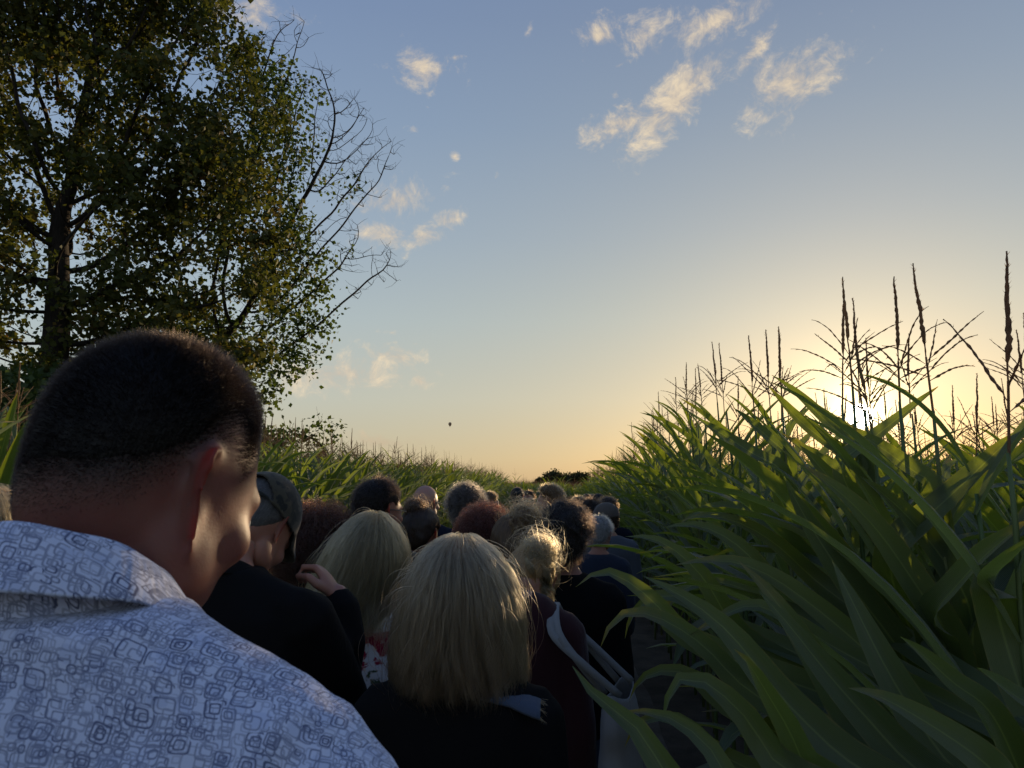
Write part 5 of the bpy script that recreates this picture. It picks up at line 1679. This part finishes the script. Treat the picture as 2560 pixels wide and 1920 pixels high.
person('D', 'woman with a shoulder length ash blonde bob and a black top, in the centre', 1152, 1328, 1.60, -4, 2, 6, 0, True, SKIN_PALE, BLACK, 'long',
    None, long_hair(.345, 18000, .00036, .017, 24, .010, .30, .002, (.0, .0), .035, .78, 0, 1.1), 'ash', .020, level=6, voxel=.016, group=None, extra=d_extra, wide=1.12)
person('E', 'woman with dark auburn curls in black clothes, left of the long haired blonde', 800, 1276, 2.85, 0, -12, 12, -3, True, SKIN, BLACK, 'long', None,
    curly_hair(.16, 4500, .0006, .034, .009, 16, .014, turns=3.0), 'deepred', .046, wide=1.05)
person('F', 'dark haired man with glasses in an olive shirt, tallest head over the blondes', 950, 1180, 3.0, -4, -30, 6, 0, False, SKIN, OLIVE, 'long', None,
    short_hair(.026, 7000, .00040, .007, 1.5, .05, .35, .003, 6), 'dark', .034, extra=glasses(), wide=1.05)
person('G', 'bald man with glasses and a dark blue shirt, facing ahead', 1066, 1213, 5.1, -4, -22, 4, 0, False, SKIN_PALE, NAVY, 'long', None, bald(True), 'grey', .002, extra=glasses())
person('H', 'woman with brown hair pinned up in a loose knot and a hair band', 1052, 1258, 3.35, 0, -14, 10, 0, True, SKIN, BLACK, 'long', None,
    bun_hair('bun', (-.012, -.060, .112), .036, .014, 4500, .7), 'brown', .020)
person('I', 'man with thick grey brown wavy hair and a dark blue shirt', 1166, 1207, 3.9, -4, 6, 6, 0, False, SKIN, NAVY, 'long', None,
    curly_hair(.055, 4200, .0005, .020, .005, 10, .008, turns=1.2), 'greybrown', .028)
person('J', 'woman with frizzy red brown curls backlit by the sun', 1212, 1262, 3.35, 0, 0, 10, 4, True, SKIN_PALE, BLACK, 'long', None,
    curly_hair(.10, 5200, .0005, .024, .008, 14, .012, turns=3.0), 'auburn', .046)
person('K', 'person with short fair brown hair, face lit orange, far behind the red curls', 1226, 1228, 8.6, 0, -60, 0, 0, False, SKIN_PALE, BLUE, 'long', None, short_hair(.03, 1800, .0009, .014, 1.4), 'light', .02, level=4)
person('L', 'woman with messy light brown hair pinned up and bare shoulders', 1288, 1276, 2.80, 2, -6, 10, 3, True, SKIN, OLIVE, 'none', None,
    bun_hair('bun', (.028, -.055, .118), .040, .022, 5500, 1.0, (.20, .010)), 'light', .026, neckline=.05)
def m_extra(q): q.is_bag_carrier = True
person('M', 'woman with curly blonde hair tied at the side, maroon top, carrying a white bag', 1325, 1352, 2.42, -6, -8, 58, 6, True, SKIN_PALE, MAROON, 'long', None,
    bun_hair('bun', (.022, -.092, .050), .046, .014, 5500, .8, (.27, .016)), 'blonde', .018, extra=m_extra, wide=1.0, group=None, neck=.045)
person('N', 'man with full dark brown curls and a black shirt right of the messy bun', 1410, 1243, 2.95, -4, -8, 4, 0, False, SKIN, BLACK, 'long', None,
    curly_hair(.060, 6000, .0005, .032, .006, 12, .012, turns=1.6, cut=-4), 'dark', .046)
person('O', 'far man with short dark hair, left of the man in sunglasses', 1294, 1217, 9.6, 0, -15, 0, 0, False, SKIN, NAVY, 'long', None, short_hair(.015, 1500, .0008, .008, 1.4), 'dark', .012, level=4)
person('P', 'man in sunglasses walking towards the camera with a raised hand', 1322, 1225, 10.2, 176, 8, 2, 0, False, SKIN, BLACK, 'short', None, short_hair(.03, 1500, .0009, .012, 1.4), 'brown', .018, level=5, arms='wave', extra=glasses(True))
person('Q', 'tall person with tousled light brown hair and a mustard shirt, looking left', 1371, 1209, 6.5, 30, 42, 0, 0, False, SKIN_PALE, YELLOW, 'short', None,
    curly_hair(.06, 3600, .0007, .026, .006, 10, .010, turns=1.2, cut=6), 'light', .034)
person('R', 'woman in a black and white zebra print top behind the man with dark curls', 1346, 1272, 4.3, 4, -8, 14, 0, True, SKIN_TAN, ZEBRA, 'short', None, short_hair(.03, 2500, .0007, .014, 1.3), 'brown', .02)
person('S', 'far person with short fair hair at the head of the crowd, left of two', 1466, 1234, 15.0, 0, -10, 0, 0, True, SKIN, BLUE, 'long', None, short_hair(.03, 900, .0012, .016, 1.3), 'light', .02, level=4)
person('T', 'far person with short fair hair at the head of the crowd, right of two', 1481, 1234, 15.2, 0, 14, 0, 0, True, SKIN, BLACK, 'long', None, short_hair(.03, 900, .0012, .016, 1.3), 'blonde', .02, level=4)
person('U', 'far person with a round head of black hair above the brown cap', 1496, 1233, 11.0, 0, 0, 0, 0, False, SKIN, NAVY, 'long', None, short_hair(.03, 1500, .001, .016, 1.3), 'dark', .02, level=4)
person('V', 'man with short brown hair rim lit by the sun, just behind the cap', 1519, 1239, 7.0, 0, -10, 2, 0, False, SKIN, NAVY, 'long', None, short_hair(.035, 3000, .0007, .016, 1.4), 'brown', .024, level=5)
person('W', 'man in a brown cap and pale grey blue shirt near the right maize', 1512, 1256, 6.0, 2, 62, 4, 0, False, SKIN_PALE, GREYBLUE, 'long', None, short_hair(.012, 1500, .0006, .005, 1.2, 0, .6), 'brown', .016, extra=cap(GREYCAP, True, False), wide=1.1)
person('X', 'person with dark wavy hair seen just right of the full dark curls', 1474, 1246, 6.4, 0, 10, 0, 0, True, SKIN, NAVY, 'long', None, curly_hair(.08, 2500, .0008, .026, .006, 10, .010, turns=1.5), 'dark', .034, level=4)
person('Y', 'far person with light brown hair left of the fair haired pair', 1446, 1241, 9.2, 0, 0, 0, 0, True, SKIN, BLUE, 'long', None, curly_hair(.07, 1800, .001, .024, .006, 10, .010), 'light', .03, level=4)
person('Z', 'grey haired person in a blue shirt close to the right maize', 1497, 1285, 5.2, -4, -14, 8, 0, False, SKIN, BLUE, 'long', None, short_hair(.030, 4500, .0005, .014, 1.3, .05), 'white', .022)
person('a', 'blonde person cut off by the left edge of the photo', -22, 1214, 2.0, 0, 20, 4, 0, True, SKIN_PALE, BLACK, 'long', None, long_hair(.36, 7000, .0005, .028, 18, .04, 0, .003), 'blonde', .02, level=5, group=None)

# the white cloth bag on the shoulder of the woman in maroon
M_ = ([q for q in PEOPLE if q.key == 'M'] or PEOPLE)[0]
Bm = Matrix.Translation(M_.body.location) @ Matrix.Rotation(M_.body.rotation_euler.z, 4, 'Z')
bagp = at(1550, 1800, 2.3)
bag = empty('tote_bag', (bagp.x, bagp.y, bagp.z - .17))
tag(bag, 'white canvas tote bag hanging from the shoulder of the woman in maroon', 'bag')
bo = bag.location.copy()
V = []; F = []; NS = 28; NL = 12
yaw_b = rad(70)
for j in range(NL + 1):
    z = .27 * j / NL; w_ = .135 + .008 * math.sin(j); t_ = .045 * (1 - (j / NL) ** 2 * .45) + .008
    for k in range(NS):
        a = 2 * math.pi * k / NS; x = w_ * math.copysign(abs(math.cos(a)) ** .7, math.cos(a)); y = t_ * math.copysign(abs(math.sin(a)) ** .8, math.sin(a))
        y += .007 * noise.noise(Vector((x * 16, z * 14, 3 if y > 0 else 8))); zz = z - (.028 * (1 - (x / w_) ** 2) if j == NL else .02 * (1 - (x / w_) ** 2) * (j / NL) ** 3)
        V.append(Matrix.Rotation(yaw_b, 3, 'Z') @ Vector((x, y, zz)))
for j in range(NL):
    for k in range(NS): F.append((j * NS + k, j * NS + (k + 1) % NS, (j + 1) * NS + (k + 1) % NS, (j + 1) * NS + k))
F.append(tuple(range(NS - 1, -1, -1)))
b_ = mesh_obj('bag_body', V, F, CREAM, bag); sd = b_.modifiers.new('cloth', 'SOLIDIFY'); sd.thickness = .003
topz = .26
shp = Bm @ Vector((M_.sh_x * .80, -.01, M_.sh_z + .072)) - bo
for s in (-1, 1):
    e0 = Matrix.Rotation(yaw_b, 3, 'Z') @ Vector((-.085, s * .022, topz)); e1 = Matrix.Rotation(yaw_b, 3, 'Z') @ Vector((.085, s * .022, topz))
    back = Bm.to_3x3() @ Vector((.01 * s, -.098, -.06)); fr = Bm.to_3x3() @ Vector((.02, .085, -.05))
    pts = catmull([e0, e0 * .45 + (shp + back) * .55 + (Bm.to_3x3() @ Vector((0, -.03, 0))), shp + back, shp + Vector((0, 0, .004)), shp + fr, e1 * .5 + (shp + fr) * .5, e1], 30)
    V = []; F = []
    for i, p in enumerate(pts):
        t_ = (pts[min(i + 1, 30)] - pts[max(i - 1, 0)]).normalized(); sdv = t_.cross(Bm.to_3x3() @ Vector((0, -1, .5))).normalized() * .0105
        if sdv.length < 1e-4: sdv = Vector((.014, 0, 0))
        V += [p - sdv, p + sdv]
    for i in range(30): F.append((2 * i, 2 * i + 1, 2 * i + 3, 2 * i + 2))
    o = mesh_obj('strap', V, F, CREAM, bag); m_ = o.modifiers.new('web', 'SOLIDIFY'); m_.thickness = .003

# ------------------------------------------------------------------ melt the solids, add heads and hands
dg = bpy.context.evaluated_depsgraph_get()
done_ = {}
for o, post in PENDING:
    me = bpy.data.meshes.new_from_object(o.evaluated_get(dg))
    done_[o.name] = (o, me, post)
hand_v = {}
for k, o in HG.items():
    me = done_[o.name][1]; g_ = Geo(); g_.V = [v.co.copy() for v in me.vertices]; g_.F = [tuple(p.vertices) for p in me.polygons]
    hand_v[k] = g_
    del done_[o.name]; bpy.data.objects.remove(o)
for name_, (o, me, post) in done_.items():
    q = next((q for q in PEOPLE if q.body is o), None)
    mat = o.data.materials[0]
    if q is not None:
        g_ = Geo(); g_.V = [v.co.copy() for v in me.vertices]; g_.F = [tuple(p.vertices) for p in me.polygons]
        if not q.joined:
            HV, HF, HD = head(q.head_level, q.fem)
            g_.add(([q.hc + q.R @ Vector(v) for v in HV], [tuple(f) for f in HF]))
            for sd in (1, -1):
                g_.add(([q.hc + q.R @ Vector((v.x * sd, v.y, v.z)) for v in EARV], EARF if sd > 0 else [f[::-1] for f in EARF]))
        for (S, E, Wp, hd, pm), left in q.hands:
            if q.head_level < 5 and hd == (0, .25, -1): pass
            g_.add(hand_place(hand_v['curl' if hd[2] > .5 and q.key == 'B' else 'open'], Wp, hd, pm, left))
        stub = None
        Pv = (np.array([v[:] for v in g_.V]) - np.array(q.hc)) @ np.array(q.R)
        ax_ = np.abs(Pv[:, 0])
        thin = np.clip((ax_ - .0785) / .006, 0, 1) * (np.abs(Pv[:, 2] + .006) < .062) * (np.abs(Pv[:, 1] + .02) < .045) * (ax_ < .12)
        if q.key == 'A':
            Pv = (np.array([v[:] for v in g_.V]) - np.array(q.hc)) @ np.array(q.R); rl = np.linalg.norm(Pv, axis=1)
            hh, ph_, el_ = hairline(Pv)
            hh = hh + np.array([5 * noise.noise(Vector(p_ * 28)) for p_ in Pv])
            stub = np.clip((hh + 18) / 36, 0, 1) ** 1.3 * (rl < .17) * (np.abs(Pv[:, 0]) < .0775)
        me2 = bpy.data.meshes.new('person'); me2.from_pydata([v[:] for v in g_.V], [], g_.F)
        me2.polygons.foreach_set('use_smooth', np.ones(len(me2.polygons), bool)); me2.materials.append(mat); me2.update()
        me2.attributes.new('thin', 'FLOAT', 'POINT').data.foreach_set('value', thin.astype(np.float32))
        if stub is not None: me2.attributes.new('stubble', 'FLOAT', 'POINT').data.foreach_set('value', stub.astype(np.float32))
        me = me2
    else:
        if post:
            V = np.empty(len(me.vertices) * 3, np.float32); me.vertices.foreach_get('co', V); Nn = np.empty_like(V); me.vertices.foreach_get('normal', Nn)
            V = post(V.reshape(-1, 3), Nn.reshape(-1, 3)); me.vertices.foreach_set('co', V.astype(np.float32).ravel()); me.update()
        me.polygons.foreach_set('use_smooth', np.ones(len(me.polygons), bool))
        if not me.materials: me.materials.append(mat)
    old = o.data; o.modifiers.clear(); o.data = me; bpy.data.meshes.remove(old)
